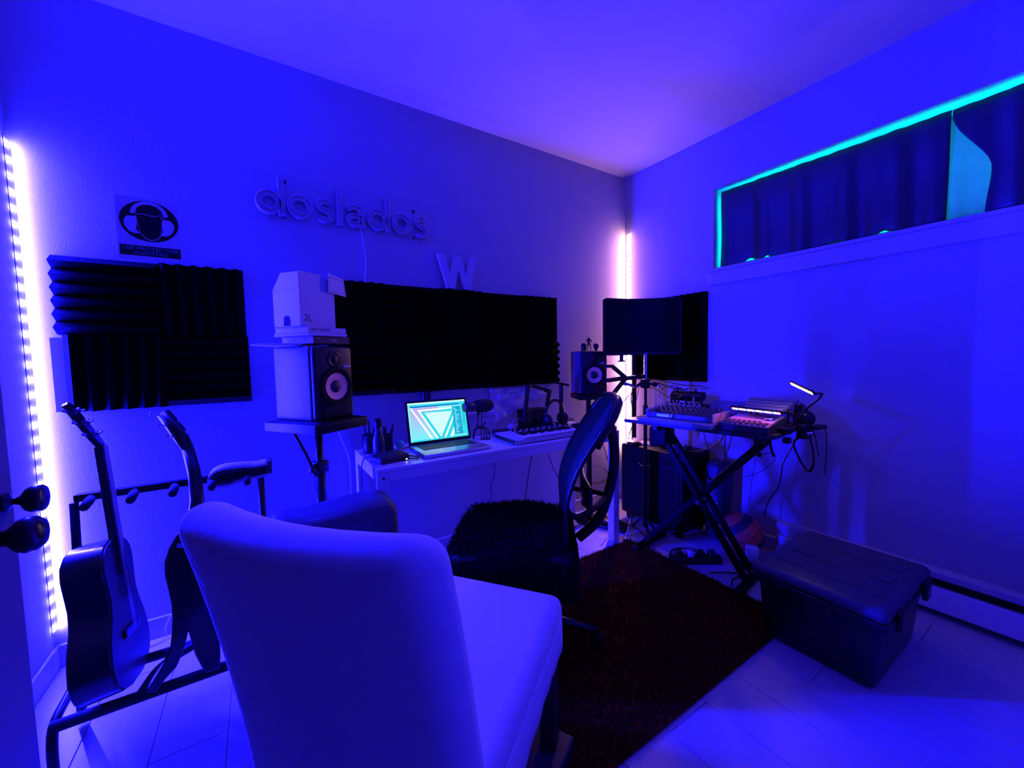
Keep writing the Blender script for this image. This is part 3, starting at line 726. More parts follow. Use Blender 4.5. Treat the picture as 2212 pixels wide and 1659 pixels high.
# ------------------------------------------------------------ laptop
LP = thing('laptop', 'open silver laptop on the white desk, glowing cyan screen showing a triangle', 'laptop', (0.812, 1.872, DZ), math.radians(-0.6))
MB().rbox((0, 0, 0.009), (0.358, 0.247, 0.016), 0.006, 2).build('base', SILVER, LP, True)
KEYM = mat('key_black', (0.02, 0.02, 0.022), 0.5)
MB().box((0, 0.040, 0.0171), (0.292, 0.116, 0.0008)).build('keyboard_bed', GREY, LP)
k0 = None
for r in range(6):
    n = 14; wk = 0.0187
    for c in range(n):
        if r == 5 and 4 <= c <= 8: continue
        if k0 is None: k0 = MB().box((0, 0, 0), (0.0162, 0.0155, 0.0014)).build('key', KEYM, LP); kk = k0
        else: kk = part_copy(k0, LP)
        kk.location = (-0.1345 + c*0.0207, 0.089 - r*0.0192, 0.0181)
MB().box((-0.010, -0.007, 0.0181), (0.098, 0.0155, 0.0014)).build('space_bar', KEYM, LP)
MB().box((0, -0.070, 0.0172), (0.105, 0.072, 0.0005)).build('trackpad', mat('pad_grey', (0.5, 0.5, 0.52), 0.3, metal=0.6), LP)
TILT = math.radians(-13)
LID = MB().rbox((0, 0, 0.119), (0.356, 0.006, 0.238), 0.0028, 1, seg=2).build('lid', BLACK, LP, True)
LID.location = (0, 0.121, 0.014); LID.rotation_euler = (TILT, 0, 0)
SW, SH, SX0, SZ0 = 0.331, 0.207, -0.1655, 0.019
def emis(name, c, s): return mat(name, (0.02, 0.02, 0.02), 0.3, emit=c, es=s)
def scr(name, poly, m, lay):
    pts = [(SX0+u*SW, SZ0+v*SH) for u, v in poly]
    ar = sum(pts[i][0]*pts[(i+1) % len(pts)][1]-pts[(i+1) % len(pts)][0]*pts[i][1] for i in range(len(pts)))
    if ar < 0: pts = pts[::-1]
    return flat(name, pts, m, LID, -0.0031-0.00012*lay, 0.0001)
CY = emis('screen_cyan', (0.03, 0.72, 0.80), 1.0); CYL = emis('screen_pale', (0.28, 0.92, 0.90), 1.0); WHT = emis('screen_white', (1.0, 1.0, 0.97), 1.15)
CYD = emis('screen_teal', (0.004, 0.42, 0.62), 1.0); NAV = emis('screen_navy', (0.0, 0.03, 0.50), 0.8); MINT = emis('screen_mint', (0.62, 1.0, 0.93), 1.05)
LAV = bpy.data.materials.new('screen_fade'); LAV.use_nodes = True
nt = LAV.node_tree; bs = nt.nodes['Principled BSDF']; bs.inputs['Base Color'].default_value = (0.02, 0.02, 0.02, 1)
tc = nt.nodes.new('ShaderNodeTexCoord'); sp = nt.nodes.new('ShaderNodeSeparateXYZ'); cr = nt.nodes.new('ShaderNodeValToRGB')
cr.color_ramp.elements[0].position = 0.0; cr.color_ramp.elements[0].color = (0.20, 0.90, 0.95, 1); cr.color_ramp.elements[1].position = 0.85; cr.color_ramp.elements[1].color = (0.50, 0.45, 0.82, 1)
nt.links.new(tc.outputs['Generated'], sp.inputs[0]); nt.links.new(sp.outputs['Z'], cr.inputs[0]); nt.links.new(cr.outputs[0], bs.inputs['Emission Color']); bs.inputs['Emission Strength'].default_value = 1.0
scr('screen', [(0, 0), (1, 0), (1, 1), (0, 1)], CY, 0)
scr('menu_bar', [(0.0, 0.955), (1, 0.955), (1, 1), (0, 1)], MINT, 1)
scr('tool_strip', [(0.0, 0.0), (0.028, 0.0), (0.030, 0.93), (0.0, 0.93)], CYL, 1)
scr('title_line', [(0.033, 0.883), (0.885, 0.883), (0.885, 0.905), (0.033, 0.905)], NAV, 1)
scr('canvas_left', [(0.033, 0.04), (0.513, 0.04), (0.513, 0.872), (0.033, 0.872)], LAV, 1)
scr('canvas_right', [(0.513, 0.04), (0.985, 0.04), (0.985, 0.872), (0.513, 0.872)], CYL, 1)
scr('pale_band', [(0.20, 0.745), (0.745, 0.745), (0.745, 0.775), (0.53, 0.04), (0.47, 0.04)], CY, 2)
scr('triangle', [(0.268, 0.726), (0.738, 0.714), (0.715, 0.55), (0.51, 0.05)], MINT, 3)
scr('edge_line', [(0.033, 0.872), (0.062, 0.872), (0.372, 0.035), (0.335, 0.035)], WHT, 4)
scr('edge_line', [(0.150, 0.812), (0.190, 0.795), (0.462, 0.035), (0.432, 0.035)], WHT, 4)
scr('edge_line', [(0.150, 0.812), (0.752, 0.823), (0.752, 0.785), (0.175, 0.772)], WHT, 5)
scr('teal_band', [(0.745, 0.70), (0.760, 0.62), (0.575, 0.035), (0.53, 0.035), (0.535, 0.12)], CY, 5)
scr('edge_line', [(0.755, 0.58), (0.755, 0.50), (0.588, 0.035), (0.562, 0.035)], WHT, 6)
scr('teal_band', [(0.755, 0.48), (0.755, 0.30), (0.67, 0.035), (0.60, 0.035)], CY, 5)
scr('edge_line', [(0.752, 0.28), (0.752, 0.16), (0.705, 0.035), (0.665, 0.035)], WHT, 6)
scr('panel', [(0.755, 0.080), (0.915, 0.072), (0.905, 0.835), (0.755, 0.838)], CYD, 7)
scr('panel', [(0.92, 0.07), (0.985, 0.07), (0.985, 0.90), (0.92, 0.90)], CY, 7)
rnd = random.Random(4)
b = MB()
for i in range(26):
    v = 0.80 - i*0.027
    u0 = 0.775 + rnd.uniform(0, 0.02); u1 = u0 + rnd.uniform(0.02, 0.10)
    b.box(((SX0+(u0+u1)/2*SW), -0.0042, SZ0+v*SH), ((u1-u0)*SW, 0.0001, 0.0026))
o = b.build('panel_rows', CYL, LID); o['kind'] = 'stuff'
b = MB()
for i in range(20): b.box((SX0+0.945*SW, -0.0042, SZ0+(0.86-i*0.028)*SH), (0.045*SW, 0.0001, 0.0022))
o = b.build('panel_rows', CYD, LID); o['kind'] = 'stuff'

# ------------------------------------------------------------ small things on the desk
b = MB().sphere((0, 0, 0.0225), 0.0225, 24, 16)
o = b.build('green_ball', mat('green_rubber', (0.12, 0.95, 0.30), 0.7, bump=(120, 0.1)), None, 'all'); o.location = (0.605, 2.045, DZ); tag(o, 'small green ball on the desk left of the laptop', 'ball')
PC = thing('pen_cup', 'dark cup of pens and tools at the left end of the desk', 'pen cup', (0.452, 2.05, DZ))
b = MB(); b.lathe([(0.030, 0), (0.034, 0.004), (0.035, 0.095), (0.032, 0.095), (0.030, 0.006)], 24); b.build('cup', BLACK, PC, 'all')
for i, (dx, dy, l, r, ln) in enumerate([(-0.018, 0.0, 0.185, 0.0055, -0.04), (-0.004, 0.012, 0.165, 0.0045, 0.02), (0.010, -0.008, 0.150, 0.006, 0.06), (0.018, 0.008, 0.172, 0.004, 0.10)]):
    b = MB(); b.cyl((dx*0.5, dy*0.5, 0.008), (dx+ln*0.3, dy, l), r, r*0.9, 8); b.build('pen', [BLACK, SATIN, GREY, BLACK][i], PC, 'all')
MG = thing('travel_mug', 'slim dark flask with a glinting shoulder in front of the pen cup', 'flask', (0.475, 1.965, DZ))
b = MB(); b.lathe([(0.026, 0), (0.029, 0.004), (0.029, 0.080), (0.021, 0.105), (0.017, 0.118), (0.017, 0.150), (0.0, 0.152)], 24, caps=False); b.build('flask_body', mat('dark_steel', (0.05, 0.05, 0.06), 0.25, metal=0.5), MG, 'all')
b = MB(); b.lathe([(0.0185, 0.140), (0.0195, 0.142), (0.0195, 0.175), (0.016, 0.180), (0, 0.180)], 20, caps=False); b.build('flask_cap', BLACK, MG, 'all')
CC = thing('charger_block', 'dark upright gadget holder with a finger-like prong beside the pen cup', 'holder', (0.535, 2.03, DZ))
MB().rbox((0, 0, 0.045), (0.055, 0.045, 0.09), 0.014, 1, warp=lambda p: (p.x*(1-1.8*(p.z+0.045)), p.y, p.z)).build('holder_body', BLACK, CC, True)
b = MB(); b.tube([(0.015, 0, 0.06), (0.024, 0, 0.10), (0.032, 0, 0.135)], [0.009, 0.008, 0.005], 8); b.build('prong', SATIN, CC, 'all')
b = MB(); b.tube([(-0.014, 0, 0.07), (-0.016, 0, 0.10), (-0.010, 0, 0.128)], [0.012, 0.012, 0.010], 8); b.build('prong', SATIN, CC, 'all')
o = MB().rbox((0, 0, 0.016), (0.150, 0.120, 0.032), 0.015, 3, warp=lambda p: (p.x, p.y, p.z*(1+0.35*math.sin(p.x*38)*math.cos(p.y*30)))).build('soft_pouch', mat('pouch', (0.02, 0.02, 0.023), 0.6, bump=(60, 0.2)), None, 'all')
o.location = (0.490, 1.835, DZ); o.rotation_euler = (0, 0, 0.25); tag(o, 'crumpled black pouch at the left front corner of the desk', 'pouch')
o = MB().rbox((0, 0, 0.007), (0.085, 0.05, 0.014), 0.005, 1).build('black_wallet', BLACK, None, True); o.location = (0.447, 1.955-0.05, DZ); o.rotation_euler = (0, 0, 0.7)
bpy.data.objects.remove(o, do_unlink=True)
UH = thing('usb_dongle', 'tiny black dongle with a white light at the front of the desk, left of laptop', 'dongle', (0.548, 1.792, DZ), 0.2)
MB().rbox((0, 0, 0.006), (0.036, 0.022, 0.012), 0.003, 1).build('dongle_body', BLACK, UH, True)
LEDW = mat('white_indicator', (0.8, 0.8, 0.8), 0.4, emit=(0.7, 0.85, 1.0), es=6.0)
MB().box((0.004, -0.0112, 0.008), (0.008, 0.001, 0.004)).build('indicator', LEDW, UH)
cable('laptop_lead', 'black lead curling from the dongle round to the laptop side', [(0.565, 1.80, DZ+0.005), (0.60, 1.775, DZ+0.004), (0.618, 1.80, DZ+0.004), (0.600, 1.84, DZ+0.004), (0.570, 1.885, DZ+0.004), (0.585, 1.935, DZ+0.02), (0.618, 1.950, DZ+0.024), (0.632, 1.950, DZ+0.010)], 0.0028)
cable('desk_edge_lead', 'black lead dropping over the left end of the desk', [(0.425, 1.90, DZ+0.004), (0.400, 1.93, DZ+0.006), (0.388, 1.94, DZ-0.03), (0.385, 1.95, 0.60), (0.386, 1.96, 0.45)], 0.003)
cable('white_lead', 'thin white lead hanging behind the speaker stand left of the desk', [(0.327, 2.19, 0.83), (0.351, 2.19, 0.747), (0.371, 2.19, 0.682), (0.379, 2.195, 0.60), (0.375, 2.195, 0.40)], 0.0022, WPLA)
BX2 = thing('white_box', 'plain white box standing against the wall behind the desk microphone', 'box', (1.125, 2.125, DZ))
MB().rbox((0, 0, 0.070), (0.190, 0.055, 0.140), 0.003, 1, seg=1).build('box_body', WPAP, BX2, False)
MB().box((0, -0.0285, 0.110), (0.19, 0.001, 0.002)).build('lid_seam', GREY, BX2)

# microphone lying level on a spidery desk tripod
MC = thing('desk_microphone', 'dark microphone held level on a spindly six-legged desk stand beside the laptop', 'microphone', (1.065, 2.01, DZ), 0.05)
T = Matrix.Translation((-0.105, 0, 0.192)) @ Matrix.Rotation(PI/2, 4, 'Y') @ Matrix.Rotation(0, 4, 'Z')
b = MB(); b.lathe([(0.024, 0.0), (0.027, 0.004), (0.027, 0.055), (0.022, 0.062), (0.020, 0.072), (0.030, 0.082)], 22, T); b.build('microphone_body', mat('mic_grey', (0.03, 0.03, 0.033), 0.4), MC, 'all')
b = MB(); b.lathe([(0.030, 0.080), (0.037, 0.088), (0.039, 0.10), (0.039, 0.150), (0.034, 0.172), (0.022, 0.188), (0.0, 0.193)], 26, T, caps=False); b.build('foam_cover', mat('mic_foam', (0.012, 0.012, 0.013), 0.95, bump=(300, 0.3)), MC, 'all')
b = MB(); b.rbox((-0.012, 0, 0.155), (0.012, 0.014, 0.03), 0.004, 1, seg=1); b.build('yoke', BLACK, MC, True)
for x in (-0.014, 0.008): MB().cyl((x, 0, 0.070), (x-0.004*(1 if x < 0 else -1), 0, 0.160), 0.0028, seg=8).build('upright', BMET, MC)
b = MB(); b.sphere((0, 0, 0.066), (0.020, 0.014, 0.008), 14, 8); b.build('hub', BMET, MC, 'all')
for i, (dx, dy) in enumerate([(-0.050, -0.005), (-0.020, -0.040), (0.028, -0.030), (0.055, -0.012), (0.045, 0.03), (-0.035, 0.03)]):
    MB().tube(smooth_path([(dx*0.2, dy*0.2, 0.066), (dx*0.6, dy*0.6, 0.062), (dx*0.86, dy*0.86, 0.040), (dx, dy, 0.0)], 4), 0.0030, 6).build('leg', BMET, MC, 'all')
MB().tube([(-0.012, 0, 0.07), (-0.032, 0, 0.085)], 0.0028, 6).build('wing', BMET, MC, 'all')
MB().tube([(0.016, 0, 0.072), (0.040, 0, 0.092), (0.024, 0, 0.086)], 0.0022, 6).build('wing', BMET, MC, 'all')
cable('microphone_lead', 'dark lead coiled on the desk under the microphone', [(1.05, 1.985, DZ+0.003), (1.085, 1.955, DZ+0.003), (1.105, 1.975, DZ+0.003), (1.08, 2.0, DZ+0.003), (1.09, 2.03, DZ+0.003), (1.13, 2.05, DZ+0.003)], 0.0025)

# crumpled clear wrap on the wall below the foam
v = []; f = []; rnd = random.Random(12); nx, nz_ = 26, 12
for j in range(nz_+1):
    for i in range(nx+1):
        s, t = i/nx, j/nz_
        x = 1.24 + 0.48*s; top = 0.985; bot = 0.745 + 0.19*s
        z = top + (bot-top)*t
        y = YB - 0.012 - 0.010*abs(math.sin(9*s+5*t+1.7*math.sin(4*t))) - 0.004*math.sin(23*s-11*t) - rnd.uniform(0, 0.003)
        v.append((x, y, z))
for j in range(nz_):
    for i in range(nx): a = j*(nx+1)+i; f.append((a, a+nx+1, a+nx+2, a+1))
tag(obj('crumpled_wrap', v, f, mat('white_wrap', (0.5, 0.5, 0.5), 0.35), None, False), 'crumpled white wrap hanging on the wall under the foam, right of the microphone', 'wrap')

# keyboard controller
KB = thing('midi_keyboard', 'white keyboard controller with a row of knobs at the front of the desk', 'keyboard', (1.365, 1.838, DZ), math.radians(-1))
kw, kd = 0.475, 0.225
ypts = [(-kd/2, 0.006), (kd/2, 0.006), (kd/2, 0.036), (0.02, 0.036), (-kd/2+0.005, 0.028), (-kd/2, 0.026)]
b = MB(); n = len(ypts)
b.add([(-kw/2, y, z) for y, z in ypts] + [(kw/2, y, z) for y, z in ypts], [tuple(reversed(range(n))), tuple(range(n, 2*n))] + [(i, (i+1) % n, n+(i+1) % n, n+i) for i in range(n)])
b.build('case', WPLA, KB, bevel=0.002)
MB().box((-kw/2+0.0, 0, 0.018), (0.004, kd-0.01, 0.020)).build('end_cheek', GREY, KB)
for sx in (-1, 1): MB().box((sx*0.2, 0, 0.003), (0.03, 0.18, 0.006)).build('foot', RUBBER, KB)
nk = 22; w1 = (kw-0.09)/nk; k0 = None
for i in range(nk):
    if k0 is None: k0 = MB().rbox((0, 0, 0), (w1-0.0011, 0.105, 0.008), 0.0012, 1, seg=1).build('white_key', mat('ivory_key', (0.74, 0.74, 0.73), 0.3), KB); c = k0
    else: c = part_copy(k0, KB)
    c.location = (-kw/2+0.065+w1*(i+0.5), -0.058, 0.0345)
k1 = None
for i in range(nk-1):
    if i % 7 in (2, 6): continue
    if k1 is None: k1 = MB().rbox((0, 0, 0), (0.0095, 0.062, 0.011), 0.0015, 1, seg=1).build('black_key', SATIN, KB); c = k1
    else: c = part_copy(k1, KB)
    c.location = (-kw/2+0.065+w1*(i+1), -0.036, 0.0435)
k2 = None
for r in range(2):
    for i in range(9):
        if k2 is None:
            b = MB(); b.lathe([(0.0085, 0), (0.0085, 0.004), (0.0065, 0.005), (0.006, 0.017), (0.0, 0.0175)], 12, caps=False); k2 = b.build('knob', BLACK, KB, 'all'); c = k2
        else: c = part_copy(k2, KB)
        c.location = (-kw/2+0.10+i*0.042, 0.035+r*0.042, 0.036)
o = MB().rbox((0, 0, 0.016), (0.10, 0.066, 0.032), 0.012, 2).build('black_pouch', mat('pouch', (0.02, 0.02, 0.023), 0.6), None, True); o.location = (1.225, 2.045, DZ); o.rotation_euler = (0, 0, -0.12)
tag(o, 'small black zip pouch on the desk between microphone and keyboard', 'pouch')
AD = thing('white_adapter', 'little white plug block with a thin lead behind the keyboard controller', 'adapter', (1.315, 2.055, DZ), 0.1)
MB().rbox((0, 0, 0.027), (0.046, 0.032, 0.054), 0.005, 1).build('adapter_body', WPLA, AD, True)
MB().tube(smooth_path([(0, 0.0, 0.052), (0.004, 0, 0.072), (0.03, 0.0, 0.082), (0.075, 0.01, 0.074), (0.10, 0.02, 0.04)], 5), 0.0018, 6).build('lead', WPLA, AD, 'all')

# black heap: folding arm, headphones and coiled leads
AR = thing('folding_arm', 'black folding desk arm on a post behind the keyboard controller', 'desk arm', (1.405, 2.06, DZ), 0)
MB().rbox((-0.005, 0, 0.012), (0.075, 0.075, 0.024), 0.006, 1).build('arm_base', BLACK, AR, True)
MB().box((0.018, 0, 0.160), (0.022, 0.022, 0.275), R=Matrix.Rotation(0.15, 3, 'Y')).build('post', BMET, AR, bevel=0.003)
MB().box((0.115, -0.01, 0.270), (0.155, 0.020, 0.022), R=Matrix.Rotation(0.28, 3, 'Y')).build('upper_arm', BMET, AR, bevel=0.003)
MB().box((0.19, -0.012, 0.195), (0.020, 0.020, 0.11), R=Matrix.Rotation(0.25, 3, 'Y')).build('lower_arm', BMET, AR, bevel=0.003)
for (x, z) in ((0.042, 0.288), (0.188, 0.246)): MB().cyl((x, -0.026, z), (x, 0.016, z), 0.014, seg=14).build('joint', SATIN, AR)
AR2 = thing('side_bracket', 'dark T-shaped bracket poking up left of the right speaker', 'bracket', (1.735, 2.085, DZ), 0)
MB().box((0, 0, 0.14), (0.022, 0.020, 0.27)).build('upright', BMET, AR2, bevel=0.003)
MB().box((0.005, 0, 0.283), (0.12, 0.030, 0.014), R=Matrix.Rotation(0.22, 3, 'Y')).build('cross_plate', BMET, AR2, bevel=0.003)
MB().rbox((0, 0, 0.006), (0.06, 0.06, 0.012), 0.003, 1).build('foot_plate', BMET, AR2, True)
HP = thing('headphones', 'black over-ear headphones lying in the dark heap behind the keyboard', 'headphones', (1.625, 2.020, DZ+0.004), 0.15)
arc = [(0.085*math.cos(a), 0.0, 0.085+0.095*math.sin(a)) for a in [PI*(-0.12+1.24*i/22) for i in range(23)]]
MB().tube(arc, 0.009, 8).build('headband', SATIN, HP, 'all')
for sx in (-1, 1):
    T = Matrix.Translation((sx*0.078, 0, 0.052)) @ Matrix.Rotation(sx*PI/2, 4, 'Y')
    b = MB(); b.lathe([(0.012, 0.022), (0.036, 0.020), (0.042, 0.008), (0.040, -0.002)], 24, T); b.build('ear_cup', SATIN, HP, 'all')
    b = MB(); b.lathe([(0.040, -0.003), (0.041, -0.014), (0.030, -0.020), (0.020, -0.014)], 24, T); b.build('ear_pad', LEATH, HP, 'all')
CP = thing('mini_console', 'black control box with shiny buttons in the heap behind the keyboard', 'control box', (1.515, 2.118, DZ), 0.02)
MB().rbox((0, 0, 0.065), (0.20, 0.075, 0.13), 0.012, 1, warp=lambda p: (p.x, p.y+0.12*p.z, p.z)).build('console_body', BLACK, CP, True)
for i in range(6): MB().rbox((-0.075+0.03*i, -0.041+0.0, 0.05+0.018*(i % 2)), (0.018, 0.006, 0.009), 0.002, 1, seg=1).build('button', CHROME if i % 2 else GREY, CP)
CB = MB(); rnd = random.Random(21)
for q in range(7):
    c0 = Vector((1.50+rnd.uniform(-0.05, 0.20), 1.985+rnd.uniform(-0.015, 0.02), DZ+0.006+0.007*q)); R0 = rnd.uniform(0.03, 0.055)
    CB.tube([(c0.x+R0*math.cos(a)*1.2, c0.y+R0*math.sin(a)*0.8, c0.z+0.004*math.sin(3*a+q)) for a in [2*PI*i/24 for i in range(24)]], 0.0034, 6, closed=True)
tag(CB.build('lead_coil', CABLE, None, 'all'), 'tangle of coiled black leads on the desk behind the keyboard', 'cables', kind='stuff')

# small black mixer at the right end of the desk
DM = thing('desk_mixer', 'small black mixer with stubby knobs at the right front end of the desk', 'mixer', (1.755, 1.79, DZ), 0.02)
b = MB(); pts = [(-0.085, 0.0), (0.085, 0.0), (0.085, 0.045), (-0.085, 0.026)]
b.add([(-0.115, y, z) for y, z in pts] + [(0.115, y, z) for y, z in pts], [(3, 2, 1, 0), (4, 5, 6, 7)] + [(i, (i+1) % 4, 4+(i+1) % 4, 4+i) for i in range(4)])
b.build('mixer_case', BLACK, DM, bevel=0.003)
k3 = None
for r in range(4):
    for c_ in range(6):
        if k3 is None:
            b = MB(); b.lathe([(0.007, 0), (0.006, 0.013), (0.0, 0.0135)], 10, caps=False); k3 = b.build('knob', GREY, DM, 'all'); c = k3
        else: c = part_copy(k3, DM)
        y = -0.055+r*0.036; c.location = (-0.09+c_*0.036, y, 0.026+0.019*(y+0.085)/0.17)
for i in range(3): MB().cyl((0.05+0.022*i, 0.06, 0.040), (0.05+0.022*i, 0.06, 0.075), 0.007, 0.005, 10).build('plug', CHROME if i == 1 else BLACK, DM)

# leads hanging under the desk
gl_ = 'leads hanging below the desk'
cable('hanging_lead', 'thin black lead dangling under the middle of the desk', [(1.26, 2.19, 0.66), (1.26, 2.19, 0.501), (1.251, 2.19, 0.411), (1.225, 2.19, 0.354), (1.233, 2.19, 0.276), (1.195, 2.19, 0.238), (1.179, 2.19, 0.10)], 0.0028, group=gl_)
cable('hanging_lead', 'straight black lead hanging under the desk, next right of the dangling one', [(1.555, 2.19, 0.66), (1.552, 2.19, 0.503), (1.527, 2.19, 0.393), (1.505, 2.19, 0.267), (1.484, 2.19, 0.12)], 0.0034, group=gl_)
cable('hanging_lead', 'slanting black lead below the desk just left of the office chair', [(1.66, 2.19, 0.66), (1.702, 2.19, 0.497), (1.742, 2.19, 0.389), (1.805, 2.19, 0.283), (1.857, 2.19, 0.18)], 0.0030, group=gl_)
cable('hanging_lead', 'long black lead bowing down beside the right desk leg', [(2.05, 2.12, 0.66), (2.138, 2.1, 0.538), (2.196, 2.1, 0.405), (2.236, 2.1, 0.291), (2.261, 2.1, 0.177), (2.236, 2.1, 0.109), (2.13, 2.1, 0.06)], 0.0036, group=gl_)
cable('hanging_lead', 'black lead sagging between the office chair and the right desk leg', [(1.98, 2.15, 0.42), (2.05, 2.15, 0.37), (2.198, 2.15, 0.32), (2.264, 2.15, 0.262), (2.341, 2.15, 0.245)], 0.0030, group=gl_)
cable('hanging_lead', 'thick black lead looping low behind the right desk leg', [(2.02, 2.1, 0.245), (2.146, 2.1, 0.235), (2.236, 2.1, 0.244), (2.297, 2.1, 0.275)], 0.0050, group=gl_)

# ------------------------------------------------------------ right speaker with its little figures
S2X, S2Y, S2Z, S2R = 1.955, 2.045, 0.922, math.radians(-25)
src = [o for o in bpy.data.objects if o.name == 'studio_monitor'][0]
s2 = copy_tree(src); s2.location = (S2X, S2Y, S2Z); s2.rotation_euler = (0, 0, S2R)
s2['label'] = 'black studio speaker with three little figures on top, left of the lit corner'
src2 = [o for o in bpy.data.objects if o.name == 'speaker_stand'][0]
st2 = thing('speaker_stand', 'black pole stand under the speaker that carries the little figures', 'stand', (S2X, S2Y, 0), S2R)
MB().rbox((0, 0.01, S2Z-0.020), (0.20, 0.22, 0.036), 0.006, 1).build('platform', BLACK, st2, True)
MB().cyl((0, 0.0, 0.02), (0, 0.0, S2Z-0.038), 0.019, seg=14).build('pole', BMET, st2)
b = MB(); b.lathe([(0.10, 0), (0.10, 0.012), (0.03, 0.02)], 24); b.build('base', BMET, st2, 'all')
FZ = S2Z + 0.2985
def on2(du, dn): c, s_ = math.cos(S2R), math.sin(S2R); return S2X + du*c - dn*s_, S2Y + du*s_ + dn*c
x, y = on2(-0.045, -0.035)
HL = thing('helmet_figure', 'small glossy dome-shaped head figure, left of the standing figure on the speaker', 'figure', (x, y, FZ), S2R)
b = MB(); b.lathe([(0.013, 0), (0.017, 0.004), (0.0195, 0.014), (0.0200, 0.032), (0.0175, 0.045), (0.010, 0.053), (0.0, 0.0555)], 24, caps=False); b.build('dome', SATIN, HL, 'all')
MB().lathe([(0.0135, 0), (0.0135, 0.003)], 20).build('neck_ring', CHROME, HL)
x, y = on2(0.040, -0.045)
H2 = thing('head_figure', 'small dark head bust with a cap-like top, right of the standing figure on the speaker', 'figure', (x, y, FZ), S2R)
b = MB(); b.sphere((0, 0, 0.030), (0.0185, 0.020, 0.022), 20, 14); b.build('head', SATIN, H2, 'all')
b = MB(); b.lathe([(0.012, 0), (0.010, 0.012)], 16); b.build('neck', BLACK, H2, 'all')
b = MB(); b.lathe([(0.0195, 0.036), (0.0185, 0.043), (0.012, 0.050), (0, 0.053)], 20, caps=False); b.build('cap', BLACK, H2, 'all')
MB().rbox((0, -0.0185, 0.030), (0.026, 0.006, 0.010), 0.002, 1, seg=1).build('visor', GREY, H2, True)
x, y = on2(-0.004, -0.020)
FG = thing('standing_figure', 'tiny dark toy figure standing with legs apart on top of the speaker', 'figure', (x, y, FZ), S2R)
def skin_body(name, joints, edges, m, parent):
    me = bpy.data.meshes.new(name); me.from_pydata([j[0] for j in joints], edges, []); me.update(); me.materials.append(m)
    o = bpy.data.objects.new(name, me); COL.objects.link(o); o.parent = parent
    md = o.modifiers.new('skin', 'SKIN'); md.use_smooth_shade = True
    for sv, j in zip(me.skin_vertices[0].data, joints): sv.radius = (j[1], j[1])
    me.skin_vertices[0].data[0].use_root = True
    sb = o.modifiers.new('sub', 'SUBSURF'); sb.levels = 1; sb.render_levels = 1
    return o
J = [((0,0,0.052),0.0065), ((0,0,0.068),0.0085), ((0,0,0.080),0.0090), ((0,0,0.087),0.0035), ((0,0.0,0.097),0.0062),
     ((-0.006,0,0.048),0.005), ((-0.010,-0.002,0.027),0.0042), ((-0.013,0.001,0.004),0.0032), ((-0.0135,-0.006,0.002),0.0028),
     ((0.006,0,0.048),0.005), ((0.011,-0.002,0.027),0.0042), ((0.016,0.001,0.004),0.0032), ((0.0165,-0.006,0.002),0.0028),
     ((-0.012,0,0.080),0.0042), ((-0.019,0.002,0.067),0.0033), ((-0.010,-0.009,0.061),0.0028),
     ((0.012,0,0.080),0.0042), ((0.019,0.002,0.067),0.0033), ((0.017,-0.008,0.058),0.0028)]
E_ = [(0,1),(1,2),(2,3),(3,4),(0,5),(5,6),(6,7),(7,8),(0,9),(9,10),(10,11),(11,12),(2,13),(13,14),(14,15),(2,16),(16,17),(17,18)]
skin_body('figure_body', J, E_, BLACK, FG)
# ------------------------------------------------------------ shag rug
RG = thing('rug', 'dark brown shag rug under the chairs and the front of the equipment table', 'rug', (0, 0, 0))
RX0_, RX1_, RY0_, RY1_ = 0.445, 1.93, 0.735, 1.66
RUGM = mat('rug_pile', (0.13, 0.03, 0.006), 0.95, var=0.5, vscale=60, spec=0.1)
MB().box(((RX0_+RX1_)/2, (RY0_+RY1_)/2, 0.008), (RX1_-RX0_, RY1_-RY0_, 0.006)).build('rug_backing', RUGM, RG)
rnd = random.Random(2); v = []; f = []
for i in range(52000):
    x = rnd.uniform(RX0_, RX1_); y = rnd.uniform(RY0_, RY1_)
    a = rnd.uniform(0, 6.283); w = 0.0022; h = rnd.uniform(0.010, 0.022); la = rnd.uniform(0, 6.283); ll = rnd.uniform(0.002, 0.014)
    dx, dy = math.cos(a)*w, math.sin(a)*w; n = len(v)
    v += [(x-dx, y-dy, 0.010), (x+dx, y+dy, 0.010), (x+math.cos(la)*ll, y+math.sin(la)*ll, 0.010+h)]
    f.append((n, n+1, n+2))
o = obj('pile', v, f, RUGM, RG); o['kind'] = 'stuff'

# ------------------------------------------------------------ white slip-covered chair in front
fx, fy = 0.80, 0.60
CH_A = math.atan2(fy, fx)
WC = thing('dining_chair', 'white slip-covered high-back chair in the foreground, back to the camera', 'chair', (0.302, 0.845, 0), CH_A)
# local: +x forward, +y to the left of the sitter
def seat_warp(p):
    s = 1.0 + 0.02*(0.5-p.z/0.13)
    return (p.x*s, p.y*s, p.z + 0.006*math.cos(p.x*5)*math.cos(p.y*5))
MB().rbox((0.045, 0, 0.457), (0.550, 0.480, 0.090), 0.030, 6, warp=seat_warp).build('seat_cover', CLOTH, WC, 'all')
